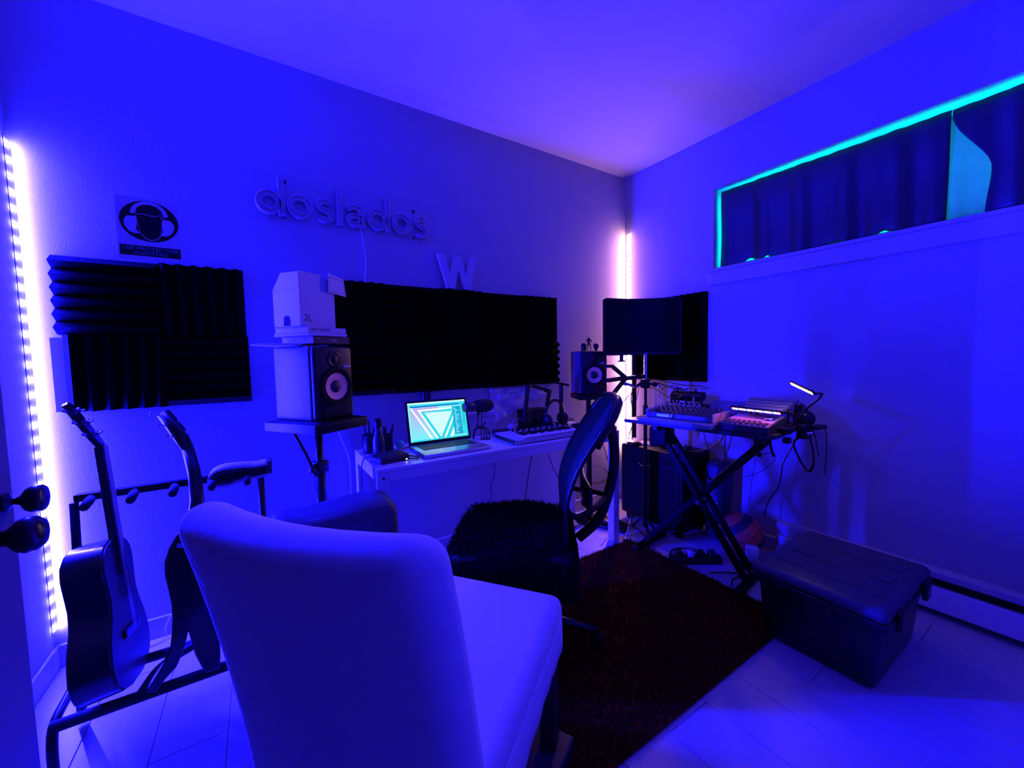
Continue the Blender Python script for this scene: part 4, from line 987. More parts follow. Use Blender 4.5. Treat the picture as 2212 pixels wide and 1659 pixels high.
# hanging skirt of the cover round the seat
v = []; f = []; N = 96; per = []
for i in range(N):
    a = 2*PI*i/N; c, s_ = math.cos(a), math.sin(a); k = 0.243/max(abs(c), abs(s_)); k = min(k, 0.243*1.32)
    per.append((0.045 + c*k*0.278/0.243, s_*k))
for j, z in enumerate((0.455, 0.435, 0.405, 0.370)):
    for i, (x, y) in enumerate(per):
        w = 1.0 + (0.010*j)*(0.4+0.6*math.sin(i*0.9+1.2*math.sin(i*0.31))**2)*0.6
        v.append(((x-0.045)*w+0.045, y*w, z + (0.006*math.sin(i*0.26) if j == 3 else 0)))
for j in range(3):
    for i in range(N): a = j*N+i; c_ = j*N+(i+1) % N; f.append((a, c_, c_+N, a+N))
o = obj('skirt', v, f, CLOTH, WC, 'all'); md = o.modifiers.new('t', 'SOLIDIFY'); md.thickness = 0.003
def back_warp(p):
    t = (p.z+0.30)/0.60
    x = p.x - 0.060*t - 0.055*t*t - 0.030*math.cos(p.y/0.24*PI/2) + 0.022
    w = 1.0 - 0.035*t
    return (x, p.y*w, p.z + 0.012*(abs(p.y)/0.24)**2*max(0, t-0.6))
MB().rbox((-0.240, 0, 0.655), (0.096, 0.488, 0.590), 0.0450, 7, seg=5, warp=back_warp).build('backrest_cover', CLOTH, WC, 'all')
lg = None
LEGW = mat('dark_leg_wood', (0.018, 0.014, 0.012), 0.4)
for x in (-0.205, 0.285):
    for y in (-0.205, 0.205):
        if lg is None: lg = MB().box((0, 0, 0.21), (0.046, 0.046, 0.42)).build('leg', LEGW, WC, bevel=0.003); c = lg
        else: c = part_copy(lg, WC)
        c.location = (x, y, 0.008)

# dark flat case on the rug below the white chair
o = MB().rbox((0, 0, 0.041), (0.30, 0.40, 0.055), 0.010, 1).build('flat_case', GREY, None, True); o.location = (0.50, 0.93, 0.0); o.rotation_euler = (0, 0, CH_A-0.15)
tag(o, 'dark flat case lying on the rug beneath the white chair', 'case')

# ------------------------------------------------------------ office chair with mesh back
OF = thing('office_chair', 'black mesh-back office chair turned sideways between desk and white chair', 'office chair', (0.87, 1.32, 0.022), math.atan2(0.60, -0.80))
MESHM = bpy.data.materials.new('chair_mesh'); MESHM.use_nodes = True
nt = MESHM.node_tree; bs = nt.nodes['Principled BSDF']; bs.inputs['Base Color'].default_value = (0.010, 0.032, 0.020, 1); bs.inputs['Roughness'].default_value = 0.8; bs.inputs['Specular IOR Level'].default_value = 0.1
# local: +x forward; back at x=-0.30
prof = [(0.48, -0.175), (0.54, -0.175), (0.62, -0.172), (0.70, -0.185), (0.78, -0.215), (0.86, -0.262), (0.93, -0.312), (0.985, -0.350), (1.01, -0.366)]
pp = smooth_path([(x, 0, z) for z, x in prof], 4)
def hw(z): return 0.205 + 0.012*math.sin((z-0.48)/0.53*PI) - (0.06*max(0, (z-0.93)/0.08)**2 if z > 0.93 else 0)
v = []; f = []; NY = 12
for p in pp:
    for k in range(NY+1):
        y = (k/NY*2-1); v.append((p.x - 0.018*(1-y*y) + 0.0, y*hw(p.z), p.z-0.022))
for j in range(len(pp)-1):
    for k in range(NY): a = j*(NY+1)+k; f.append((a, a+1, a+NY+2, a+NY+1))
o = obj('mesh_back', v, f, MESHM, OF, 'all'); md = o.modifiers.new('t', 'SOLIDIFY'); md.thickness = 0.004
loop = [(p.x-0.006, hw(p.z), p.z-0.022) for p in pp] + [(pp[-1].x-0.012-0.006*(1-abs(y)), y*hw(pp[-1].z), pp[-1].z-0.022+0.012*(1-abs(y))) for y in (0.6, 0.2, -0.2, -0.6)] + [(p.x-0.006, -hw(p.z), p.z-0.022) for p in reversed(pp)]
rad = [0.008 + 0.010*max(0, min(1, (q[2]-0.80)/0.15)) for q in loop]
MB().tube(loop, rad, 10, closed=True).build('back_frame', SATIN, OF, 'all')
MB().tube(smooth_path([(-0.365, 0, 0.890), (-0.380, 0, 0.84), (-0.385, 0, 0.74), (-0.365, 0, 0.62), (-0.32, 0, 0.50), (-0.24, 0, 0.42)], 5), 0.020, 10).build('spine', BLACK, OF, 'all')
for sy in (-1, 1):
    MB().tube(smooth_path([(-0.365, 0, 0.875), (-0.352, sy*0.09, 0.885), (-0.318, sy*0.17, 0.875), (-0.290, sy*0.205, 0.84)], 4), 0.011, 8).build('yoke_arm', BLACK, OF, 'all')
    MB().tube(smooth_path([(-0.355, 0, 0.60), (-0.30, sy*0.09, 0.585), (-0.23, sy*0.16, 0.575), (-0.19, sy*0.205, 0.60)], 4), 0.011, 8).build('lower_arm', BLACK, OF, 'all')
MB().rbox((-0.262, 0, 0.635), (0.020, 0.30, 0.085), 0.009, 2, warp=lambda p: (p.x-0.4*p.y*p.y, p.y, p.z)).build('lumbar_pad', BLACK, OF, 'all')
MB().rbox((0.02, 0, 0.432), (0.46, 0.50, 0.075), 0.034, 4, warp=lambda p: (p.x, p.y, p.z-0.10*max(0, p.x-0.1)**2*4)).build('seat', LEATH, OF, 'all')
# shaggy throw draped over the seat
FURM = mat('black_shag', (0.012, 0.006, 0.004), 0.95, spec=0.08, var=0.4, vscale=40)
rnd = random.Random(9); v = []; f = []
def fur_pt(u, w):          # u along x -.25...40 , w along y -.36..36
    x = -0.22 + 0.54*u; y = -0.30 + 0.60*w
    z = 0.478
    ex = max(0, x-0.20)/0.12; ey = max(0, abs(y)-0.225)/0.075
    z -= 0.14*ex*ex + 0.15*ey*ey; x -= 0.025*ex*ex; y -= math.copysign(0.022*ey*ey, y)
    return Vector((x, y, z + 0.010*math.sin(9*u+4)*math.sin(8*w)))
n0 = 18
G = [[fur_pt(i/n0, j/n0) for j in range(n0+1)] for i in range(n0+1)]
for i in range(n0+1):
    for j in range(n0+1): v.append(G[i][j])
for i in range(n0):
    for j in range(n0): a = i*(n0+1)+j; f.append((a, a+n0+1, a+n0+2, a+1))
o = obj('shaggy_throw', v, f, FURM, OF, 'all'); md = o.modifiers.new('t', 'SOLIDIFY'); md.thickness = 0.010
v = []; f = []
for q in range(9000):
    u, w = rnd.random(), rnd.random(); p = fur_pt(u, w); nrm = (fur_pt(min(u+.02, 1), w)-fur_pt(max(u-.02, 0), w)).cross(fur_pt(u, min(w+.02, 1))-fur_pt(u, max(w-.02, 0))).normalized()
    if nrm.z < 0: nrm = -nrm
    a = rnd.uniform(0, 6.283); t = Vector((math.cos(a), math.sin(a), 0))*0.0025; d = nrm*rnd.uniform(0.010, 0.022) + Vector((rnd.uniform(-.012, .012), rnd.uniform(-.012, .012), rnd.uniform(-.012, .004)))
    n = len(v); v += [p-t, p+t, p+d]; f.append((n, n+1, n+2))
o = obj('throw_pile', v, f, FURM, OF); o['kind'] = 'stuff'
b = MB(); b.cyl((0, 0, 0.085), (0, 0, 0.24), 0.030, seg=16); b.cyl((0, 0, 0.22), (0, 0, 0.395), 0.016, seg=14); b.build('gas_column', SATIN, OF, 'all')
MB().rbox((-0.02, 0, 0.385), (0.24, 0.16, 0.035), 0.012, 1).build('tilt_box', BLACK, OF, True)
b = MB(); b.cyl((-0.30, -0.02, 0.475), (-0.30, -0.275, 0.465), 0.007, seg=8); b.lathe([(0.012, 0), (0.020, 0.004), (0.020, 0.030), (0.012, 0.036)], 14, Matrix.Translation((-0.30, -0.265, 0.465)) @ Matrix.Rotation(PI/2, 4, 'X')); b.build('tilt_knob', BLACK, OF, 'all')
for i in range(5):
    a = 2*PI*i/5 + math.radians(170); c, s_ = math.cos(a), math.sin(a)
    sp = MB(); sp.tube([(0.02*c, 0.02*s_, 0.095), (0.16*c, 0.16*s_, 0.085), (0.31*c, 0.31*s_, 0.066)], [0.026, 0.021, 0.014], 8); so = sp.build('base_spoke', SATIN, OF, 'all')
    cb = MB()
    for k in (-1, 1):
        R = Matrix.Translation((0.31*c - s_*0.013*k, 0.31*s_ + c*0.013*k, 0.0275)) @ Matrix.Rotation(a, 4, 'Z') @ Matrix.Rotation(PI/2, 4, 'X')
        cb.lathe([(0.020, -0.009), (0.027, -0.005), (0.027, 0.005), (0.020, 0.009)], 18, R)
    cb.cyl((0.31*c, 0.31*s_, 0.03), (0.31*c, 0.31*s_, 0.07), 0.006, seg=8)
    cb.build('caster', RUBBER, so, 'all')

# ------------------------------------------------------------ equipment table on a crossed stand
TA = Vector((1.85, 1.63)); TEX = Vector((0.1, -0.78)).normalized(); TEY = Vector((-TEX.y, TEX.x)); TROT = math.atan2(TEX.y, TEX.x); TZ = 0.80
def tb(s, t): p = TA + TEX*s + TEY*t; return (p.x, p.y)
TBL = thing('equipment_table', 'black board table on a crossed keyboard stand along the right wall', 'table', (TA.x, TA.y, 0), TROT)
# local: +x along the front edge towards the camera, +y towards the wall
MB().prism([(0, 0), (0.735, 0), (0.786, 0.055), (0.786, 0.54), (0, 0.54)], TZ-0.020, TZ).build('table_top', mat('black_board', (0.012, 0.010, 0.010), 0.45), TBL, bevel=0.002)
def leg_bar(s0, z0, s1, z1, t):
    d = Vector((s1-s0, 0, z1-z0)); c = Vector(((s0+s1)/2, t, (z0+z1)/2))
    MB().box(c, (d.length, 0.026, 0.030), R=d.to_track_quat('X', 'Z').to_matrix()).build('crossed_leg', DEEP, TBL, bevel=0.004)
for t in (0.070, 0.160): leg_bar(0.190, TZ-0.050, 0.665, 0.040, t)
for t in (0.100, 0.190): leg_bar(0.715, TZ-0.050, 0.085, 0.040, t)
MB().cyl((0.425, 0.045, 0.385), (0.425, 0.215, 0.385), 0.013, seg=12).build('cross_bolt', CHROME, TBL)
for sx, tx in ((0.085, 0.190), (0.665, 0.715)):
    MB().box((sx, 0.150, 0.024), (0.032, 0.34, 0.030)).build('foot_bar', DEEP, TBL, bevel=0.003)
    MB().box((tx, 0.220, TZ-0.036), (0.032, 0.40, 0.030)).build('support_bar', BMET, TBL, bevel=0.003)
    for yy in (0.0, 0.300): MB().rbox((sx, yy, 0.019), (0.042, 0.05, 0.036), 0.008, 1).build('rubber_foot', RUBBER, TBL, True)
MB().rbox((0.190, 0.10, 0.710), (0.115, 0.10, 0.12), 0.016, 2, warp=lambda p: (p.x, p.y, p.z+0.12*p.x)).build('hung_panel', DEEP, TBL, True)
MB().box((0.46, 0.25, TZ-0.033), (0.09, 0.05, 0.024)).build('hung_adapter', GREY, TBL, bevel=0.003)

gt = 'gear on the equipment table'
x, y = tb(0.315, 0.125)
o = MB().rbox((0, 0, 0.011), (0.415, 0.30, 0.022), 0.003, 1, seg=1).build('pale_board', mat('pale_grey_board', (0.30, 0.31, 0.33), 0.45), None, True); o.location = (x, y, TZ); o.rotation_euler = (0, 0, TROT)
tag(o, 'pale grey board under the synthesizer at the front of the equipment table', 'board')
x, y = tb(0.310, 0.155)
SYN = thing('synthesizer', 'silver desktop synthesizer with small blue display on the pale board', 'synthesizer', (x, y, TZ+0.0225), TROT)
b = MB(); pts = [(-0.11, 0.0), (0.11, 0.0), (0.11, 0.050), (-0.11, 0.030)]
b.add([(-0.185, yy, z) for yy, z in pts] + [(0.185, yy, z) for yy, z in pts], [(3, 2, 1, 0), (4, 5, 6, 7)] + [(i, (i+1) % 4, 4+(i+1) % 4, 4+i) for i in range(4)])
b.build('case', mat('synth_grey', (0.08, 0.08, 0.09), 0.35), SYN, bevel=0.004)
for sx in (-1, 1): MB().box((sx*0.188, 0, 0.024), (0.008, 0.222, 0.046)).build('end_cheek', WPLA, SYN, bevel=0.003)
MB().box((-0.085, -0.1105, 0.016), (0.075, 0.002, 0.014)).build('display', mat('blue_display', (0.05, 0.1, 0.4), 0.3, emit=(0.12, 0.25, 1.0), es=0.6), SYN)
b = MB(); b.lathe([(0.012, 0), (0.012, 0.008), (0.009, 0.010), (0, 0.010)], 18, Matrix.Translation((-0.030, -0.110, 0.016)) @ Matrix.Rotation(PI/2, 4, 'X'), caps=False); b.build('encoder', CHROME, SYN, 'all')
sl = math.atan2(0.020, 0.22)
k0 = None
for r in range(3):
    for c_ in range(12):
        if k0 is None:
            b = MB(); b.lathe([(0.0075, 0), (0.0065, 0.012), (0, 0.0125)], 10, caps=False); k0 = b.build('knob', GREY, SYN, 'all'); c = k0
        else: c = part_copy(k0, SYN)
        yy = -0.02+0.045*r; c.location = (-0.16+c_*0.029, yy, 0.030+0.020*(yy+0.11)/0.22)
k0 = None
for c_ in range(16):
    if k0 is None: k0 = MB().rbox((0, 0, 0), (0.016, 0.030, 0.006), 0.002, 1, seg=1).build('key', GREY, SYN, True); c = k0
    else: c = part_copy(k0, SYN)
    c.location = (-0.165+c_*0.022, -0.080, 0.0345); c.rotation_euler = (sl, 0, 0)
x, y = tb(0.150, 0.385)
MX = thing('table_mixer', 'black mixer full of plugs and knobs behind the synthesizer', 'mixer', (x, y, TZ), TROT)
b = MB(); pts = [(-0.115, 0.0), (0.115, 0.0), (0.115, 0.065), (-0.115, 0.040)]
b.add([(-0.14, yy, z) for yy, z in pts] + [(0.14, yy, z) for yy, z in pts], [(3, 2, 1, 0), (4, 5, 6, 7)] + [(i, (i+1) % 4, 4+(i+1) % 4, 4+i) for i in range(4)])
b.build('case', BLACK, MX, bevel=0.004)
MB().box((0, -0.1165, 0.033), (0.27, 0.004, 0.010)).build('front_strip', mat('pale_strip', (0.55, 0.55, 0.57), 0.4), MX)
k0 = None
for r in range(4):
    for c_ in range(8):
        if k0 is None:
            b = MB(); b.lathe([(0.0075, 0), (0.0060, 0.016), (0, 0.0165)], 10, caps=False); k0 = b.build('knob', mat('pale_knob', (0.2, 0.2, 0.21), 0.5), MX, 'all'); c = k0
        else: c = part_copy(k0, MX)
        yy = -0.085+0.038*r; c.location = (-0.115+c_*0.033, yy, 0.040+0.025*(yy+0.115)/0.23)
for i in range(5):
    b = MB(); xx = -0.10+0.05*i; b.cyl((xx, 0.085, 0.060), (xx, 0.085, 0.100), 0.008, 0.006, 10); b.cyl((xx, 0.085, 0.10), (xx, 0.085, 0.115), 0.0035, seg=8); b.build('plug', CHROME if i == 3 else BLACK, MX)
x, y = tb(0.135, 0.525)
PD = thing('effects_box', 'black flat effects box with two cables, propped at the back above the mixer', 'effects box', (x, y, TZ+0.078), TROT)
bx_ = MB().rbox((0, 0, 0.028), (0.215, 0.065, 0.045), 0.006, 1, R=Matrix.Rotation(0.35, 3, 'X')); bx_.build('case', BLACK, PD, True)
for sx in (-1, 1): MB().box((sx*0.09, 0.000, -0.036), (0.012, 0.018, 0.080)).build('prop', BMET, PD)
for xx in (-0.07, 0.055):
    b = MB(); b.cyl((xx, 0.0, 0.040), (xx-0.004, 0.004, 0.085), 0.008, 0.0035, 10); b.build('plug', RUBBER, PD, 'all')
for i in range(6): MB().rbox((-0.085+0.034*i, -0.022, 0.046), (0.018, 0.010, 0.008), 0.002, 1, seg=1).build('button', GREY, PD)

x, y = tb(0.648, 0.150)
SM = thing('sampler', 'black pad sampler lit pink by the clip lamp at the table front corner', 'sampler', (x, y, TZ), TROT)
b = MB(); pts = [(-0.135, 0.0), (0.135, 0.0), (0.135, 0.058), (-0.135, 0.036)]
b.add([(-0.112, yy, z) for yy, z in pts] + [(0.112, yy, z) for yy, z in pts], [(3, 2, 1, 0), (4, 5, 6, 7)] + [(i, (i+1) % 4, 4+(i+1) % 4, 4+i) for i in range(4)])
b.build('case', mat('sampler_black', (0.025, 0.025, 0.028), 0.4), SM, bevel=0.004)
sl2 = math.atan2(0.022, 0.27)
def ontop(yy, h=0.0): return 0.036+0.022*(yy+0.135)/0.27 + h
MB().box((0.0, 0.002, ontop(0.002, 0.0006)), (0.208, 0.245, 0.0016), R=Matrix.Rotation(sl2, 3, 'X')).build('face_plate', mat('sampler_face', (0.42, 0.40, 0.42), 0.5), SM)
p0 = None
for r in range(2):
    for c_ in range(8):
        if p0 is None: p0 = MB().rbox((0, 0, 0), (0.0185, 0.0185, 0.006), 0.002, 1, seg=1).build('pad', mat('pad_rubber', (0.05, 0.05, 0.055), 0.7), SM, True); c = p0
        else: c = part_copy(p0, SM)
        yy = -0.105+0.027*r; c.location = (-0.088+0.0250*c_, yy, ontop(yy, 0.004)); c.rotation_euler = (sl2, 0, 0)
MB().box((-0.045, 0.060, ontop(0.06, 0.002)), (0.085, 0.050, 0.002), R=Matrix.Rotation(sl2, 3, 'X')).build('display', mat('sampler_display', (0.60, 0.50, 0.55), 0.25), SM)
MB().box((0.030, 0.075, ontop(0.075, 0.002)), (0.045, 0.022, 0.002), R=Matrix.Rotation(sl2, 3, 'X')).build('label_plate', WPLA, SM)
b = MB(); b.lathe([(0.022, 0), (0.022, 0.010), (0.018, 0.013), (0, 0.013)], 24, Matrix.Translation((0.070, 0.015, ontop(0.015, 0.001))), caps=False); b.build('jog_wheel', CHROME, SM, 'all')
k0 = None
for c_ in range(7):
    if k0 is None: k0 = MB().rbox((0, 0, 0), (0.016, 0.008, 0.004), 0.001, 1, seg=1).build('button', GREY, SM, True); c = k0
    else: c = part_copy(k0, SM)
    c.location = (-0.088+0.0225*c_, -0.040, ontop(-0.040, 0.003)); c.rotation_euler = (sl2, 0, 0)
x, y = tb(0.505, 0.240)
o = MB().rbox((0, 0, 0), (0.012, 0.060, 0.010), 0.003, 1, seg=1).build('white_stick', WPLA, None, True); o.location = (x, y, TZ+0.078); o.rotation_euler = (0, 0, TROT+0.4)
tag(o, 'little white stick lying on the synthesizer edge beside the sampler', 'stick')
o.location = (x, y, TZ+0.0055)

# clear dust cover with gear below, and a dark lid resting above it
x, y = tb(0.395, 0.400)
DC = thing('dust_cover', 'clear sloping dust cover at the back of the equipment table', 'dust cover', (x, y, TZ), TROT)
PLX = bpy.data.materials.new('clear_plastic'); PLX.use_nodes = True
nt = PLX.node_tree; nt.nodes.clear(); out = nt.nodes.new('ShaderNodeOutputMaterial'); tr = nt.nodes.new('ShaderNodeBsdfTransparent'); tr.inputs[0].default_value = (0.86, 0.86, 0.88, 1)
gl = nt.nodes.new('ShaderNodeBsdfGlossy'); gl.inputs['Roughness'].default_value = 0.15; mx = nt.nodes.new('ShaderNodeMixShader'); mx.inputs[0].default_value = 0.14
nt.links.new(tr.outputs[0], mx.inputs[1]); nt.links.new(gl.outputs[0], mx.inputs[2]); nt.links.new(mx.outputs[0], out.inputs[0])
w2, d2 = 0.100, 0.120
vv = [(-w2, -d2, 0.0), (w2, -d2, 0.0), (w2, d2, 0.0), (-w2, d2, 0.0), (-w2, -d2, 0.045), (w2, -d2, 0.045), (w2*0.95, d2*0.95, 0.095), (-w2*0.75, d2*0.95, 0.095)]
o = obj('cover_shell', vv, [(0,1,5,4),(1,2,6,5),(2,3,7,6),(3,0,4,7),(4,5,6,7)], PLX, DC); md = o.modifiers.new('t', 'SOLIDIFY'); md.thickness = 0.003
DG = thing('covered_keyboard', 'dark keyboard gear seen through the clear dust cover', 'keyboard', (x, y, TZ+0.001), TROT)
MB().rbox((0, 0, 0.016), (0.18, 0.20, 0.028), 0.005, 1).build('case', GREY, DG, True)
k0 = None
for r in range(2):
    for c_ in range(9):
        if k0 is None:
            b = MB(); b.lathe([(0.007, 0), (0.006, 0.012), (0, 0.0125)], 10, caps=False); k0 = b.build('knob', CHROME, DG, 'all'); c = k0
        else: c = part_copy(k0, DG)
        c.location = (-0.076+0.019*c_, 0.0+0.05*r, 0.0295)
LD = thing('flat_console', 'dark flat console with grooved end, raised above the dust cover and lit pink', 'console', (0, 0, 0))
vt = [(2.12, 1.070, 0.898), (2.12, 0.895, 0.898), (2.40, 0.925, 0.930), (2.40, 1.175, 0.930)]
LIDM = mat('console_grey', (0.16, 0.155, 0.165), 0.45)
obj('console_body', [(a, c, z-0.014) for a, c, z in vt] + vt, [(3,2,1,0),(4,5,6,7),(0,1,5,4),(1,2,6,5),(2,3,7,6),(3,0,4,7)], LIDM, LD)
for k in range(3):
    s = 0.25+0.25*k; a0 = Vector(vt[0]).lerp(Vector(vt[3]), s); a1 = Vector(vt[1]).lerp(Vector(vt[2]), s)
    MB().tube([a0+Vector((0, 0, 0.0005)), a1+Vector((0, 0, 0.0005))], 0.0016, 6).build('groove', BLACK, LD)
for (a, c, z) in ((2.39, 1.16, 0.914), (2.39, 0.935, 0.914)): MB().cyl((a, c, TZ+0.0005), (a, c, z), 0.006, seg=8).build('leg', BMET, LD)
for (a, c, z) in ((2.25, 1.060, 0.897), (2.25, 0.915, 0.897)): MB().cyl((a, c, TZ+0.0005), (a, c, z), 0.006, seg=8).build('leg', BMET, LD)

# two-headed clip lamp
CLP = thing('clip_lamp', 'two-bar clip-on grow lamp with pink and white LEDs at the table end', 'lamp', (2.09, 0.868, TZ))
cx_, cy_ = 2.09, 0.868
MB().rbox((0.0, -0.006, 0.012), (0.040, 0.050, 0.030), 0.006, 1).build('clip', BLACK, CLP, True)
MB().rbox((0.0, -0.016, -0.034), (0.034, 0.030, 0.028), 0.006, 1).build('clip_jaw', BLACK, CLP, True)
def rel(p): return (p[0]-cx_, p[1]-cy_, p[2]-TZ)
MB().tube([rel(p) for p in smooth_path([(2.09, 0.862, 0.825), (2.100, 0.832, 0.850), (2.09, 0.826, 0.882), (2.075, 0.840, 0.902), (2.068, 0.866, 0.900)], 5)], 0.0045, 8).build('gooseneck', BLACK, CLP, 'all')
MB().tube([rel(p) for p in smooth_path([(2.095, 0.858, 0.825), (2.098, 0.815, 0.862), (2.10, 0.780, 0.922), (2.10, 0.735, 0.972), (2.10, 0.722, 0.996), (2.105, 0.735, 0.995), (2.11, 0.755, 0.996)], 5)], 0.0045, 8).build('gooseneck', BLACK, CLP, 'all')
PINKL = mat('grow_pink', (0.9, 0.6, 0.7), 0.4, emit=(1.0, 0.08, 0.20), es=18)
CYL_ = mat('grow_blue', (0.5, 0.7, 0.9), 0.4, emit=(0.02, 0.10, 1.0), es=9)
WHL = mat('grow_white', (0.9, 0.9, 0.9), 0.4, emit=(1.0, 0.50, 0.62), es=46)
def lampbar(a, bb, nled, kind, down):
    a, bb = Vector(rel(a)), Vector(rel(bb)); d = (bb-a); L = d.length; d.normalize()
    z = -Vector(down); z = (z - d*z.dot(d)).normalized(); yv = z.cross(d)
    R = Matrix((d, yv, z)).transposed(); mid = (a+bb)/2
    h = MB(); h.rbox((0, 0, 0), (L+0.02, 0.022, 0.010), 0.004, 1); ho = h.build('lamp_head', BLACK, CLP, True); ho.matrix_local = Matrix.Translation(mid) @ R.to_4x4()
    l0 = {}
    for i in range(nled):
        m = (CYL_ if i % 3 == 2 else PINKL) if kind == 'mix' else WHL
        if m.name not in l0: l0[m.name] = MB().box((0, 0, 0), (L/nled*0.85, 0.013, 0.003)).build('led', m, ho); c = l0[m.name]
        else: c = part_copy(l0[m.name], ho)
        c.location = (-L/2 + L*(i+0.5)/nled, 0, -0.0062)
lampbar((2.085, 1.106, 0.900), (2.068, 0.872, 0.899), 17, 'mix', (-0.62, 0, -0.78))
lampbar((2.20, 0.880, 1.033), (2.112, 0.760, 0.998), 12, 'white', (-0.55, 0.25, -0.60))

# headphones and a strap of hardware hanging at the far right end of the table
PH = thing('hung_headphones', 'black headphones lying at the right rear end of the equipment table', 'headphones', (2.40, 0.905, TZ+0.003), 0.5)
arc = [(0.088*math.cos(a), 0.006, 0.075+0.030*math.sin(a)) for a in [PI*(-0.05+1.1*i/18) for i in range(19)]]
MB().tube(arc, 0.009, 8).build('headband', SATIN, PH, 'all')
for sx in (-1, 1):
    T = Matrix.Translation((sx*0.075, 0, 0.042)) @ Matrix.Rotation(sx*PI/2, 4, 'Y')
    b = MB(); b.lathe([(0.010, 0.022), (0.034, 0.020), (0.040, 0.008), (0.039, -0.002)], 24, T); b.build('ear_cup', SATIN, PH, 'all')
    b = MB(); b.lathe([(0.038, -0.003), (0.040, -0.014), (0.028, -0.020), (0.018, -0.014)], 24, T); b.build('ear_pad', LEATH, PH, 'all')
HK = thing('cable_holder', 'black clamp with a flat hook gripping the right end of the table', 'clamp', (2.285, 0.868, TZ), -0.05)
MB().rbox((0, -0.014, -0.012), (0.075, 0.045, 0.075), 0.010, 1).build('clamp_block', BLACK, HK, True)
MB().rbox((0.060, -0.045, 0.006), (0.090, 0.045, 0.018), 0.006, 2, warp=lambda p: (p.x, p.y-1.5*p.x*p.x, p.z)).build('flat_hook', BLACK, HK, True)
for xx in (-0.018, 0.012):
    b = MB(); b.lathe([(0.008, 0), (0.007, 0.008), (0, 0.009)], 12, Matrix.Translation((xx, -0.037, -0.02)) @ Matrix.Rotation(PI/2, 4, 'X'), caps=False); b.build('clamp_screw', CHROME, HK, 'all')
gc = 'leads at the equipment table'
cable('table_lead', 'thick dark lead hanging in a deep loop below the right end of the table', [(2.27, 0.845, 0.775), (2.30, 0.905, 0.721), (2.30, 0.885, 0.652), (2.30, 0.855, 0.599), (2.30, 0.831, 0.586), (2.30, 0.818, 0.631), (2.30, 0.824, 0.70), (2.30, 0.835, 0.745), (2.31, 0.845, 0.78)], 0.0055, group=gc)
cable('table_lead', 'short thin lead trailing beside the deep loop at the table end', [(2.33, 0.835, 0.79), (2.35, 0.83, 0.746), (2.35, 0.823, 0.70), (2.35, 0.812, 0.656)], 0.0026, group=gc)
cable('table_lead', 'faint thin lead hanging against the wall, farthest right of the table', [(2.5, 0.845, 0.80), (2.505, 0.837, 0.731), (2.505, 0.835, 0.657), (2.505, 0.838, 0.532)], 0.0026, group=gc)
cable('table_lead', 'long thin lead dropping from the table end down to the wall heater', [(2.40, 0.925, 0.775), (2.44, 0.956, 0.694), (2.44, 0.992, 0.61), (2.44, 1.013, 0.552), (2.44, 1.019, 0.485), (2.44, 1.034, 0.415), (2.44, 1.068, 0.351), (2.43, 1.088, 0.289), (2.42, 1.092, 0.232)], 0.0032, group=gc)
HB = thing('dangling_headset', 'thin headset boom with a foam ball dangling below the table', 'headset', (2.2, 0.975, 0.755))
MB().tube(smooth_path([(0, 0, 0.02), (0.0, -0.004, -0.05), (0.0, -0.022, -0.105)], 5), 0.007, 8).build('boom', BLACK, HB, 'all')
MB().tube([(0.02, -0.005, -0.085), (0.02, 0.03, -0.105), (0.02, 0.052, -0.112)], 0.002, 6).build('wire_arm', BLACK, HB, 'all')
b = MB(); b.sphere((0.02, 0.058, -0.115), 0.012, 14, 10); b.build('foam_ball', RUBBER, HB, 'all')
cable('table_lead', 'very thin lead swagging from the headset back under the table', [(2.24, 0.965, 0.65), (2.40, 1.032, 0.594), (2.40, 1.055, 0.55), (2.40, 1.115, 0.496), (2.40, 1.191, 0.45), (2.40, 1.245, 0.442), (2.38, 1.30, 0.47)], 0.0018, group=gc)
cable('table_lead', 'black lead slanting from under the table down to the amplifier', [(2.28, 1.27, 0.765), (2.30, 1.278, 0.685), (2.30, 1.334, 0.619), (2.30, 1.424, 0.575), (2.30, 1.52, 0.553)], 0.0045, group=gc)
cable('table_lead', 'black lead hanging straight from the adapter under the table', [(2.31, 1.262, 0.765), (2.31, 1.268, 0.686), (2.31, 1.265, 0.589), (2.31, 1.270, 0.49), (2.31, 1.284, 0.40), (2.31, 1.30, 0.25)], 0.0032, group=gc)
cable('table_lead', 'second black lead from the adapter, bowing left as it hangs', [(2.345, 1.245, 0.765), (2.35, 1.251, 0.689), (2.35, 1.269, 0.61), (2.35, 1.304, 0.517), (2.35, 1.331, 0.439), (2.35, 1.345, 0.30)], 0.0030, group=gc)
cable('table_lead', 'thin lead hanging behind the crossed legs near the amplifier', [(2.43, 1.48, 0.77), (2.43, 1.471, 0.663), (2.43, 1.448, 0.584), (2.43, 1.43, 0.53)], 0.0026, group=gc)
cable('table_lead', 'black lead arcing from the pole clamp over to the mixer, lowest of three', [(2.155, 1.69, 0.985), (2.265, 1.82, 0.975), (2.30, 1.753, 0.945), (2.30, 1.643, 0.900), (2.285, 1.565, 0.905), (2.262, 1.52, 0.925)], 0.0035, group=gc)
cable('table_lead', 'black lead arcing from the pole clamp to the effects box, middle of three', [(2.155, 1.70, 1.0), (2.25, 1.79, 1.0), (2.35, 1.77, 0.985), (2.36, 1.66, 0.960), (2.38, 1.59, 0.945), (2.385, 1.555, 0.96)], 0.0040, group=gc)
cable('table_lead', 'black lead arcing highest from behind the monitor to the effects box', [(2.36, 1.90, 1.01), (2.40, 1.85, 1.008), (2.42, 1.771, 0.998), (2.43, 1.625, 0.975), (2.42, 1.50, 0.975), (2.40, 1.44, 0.965)], 0.0035, group=gc)
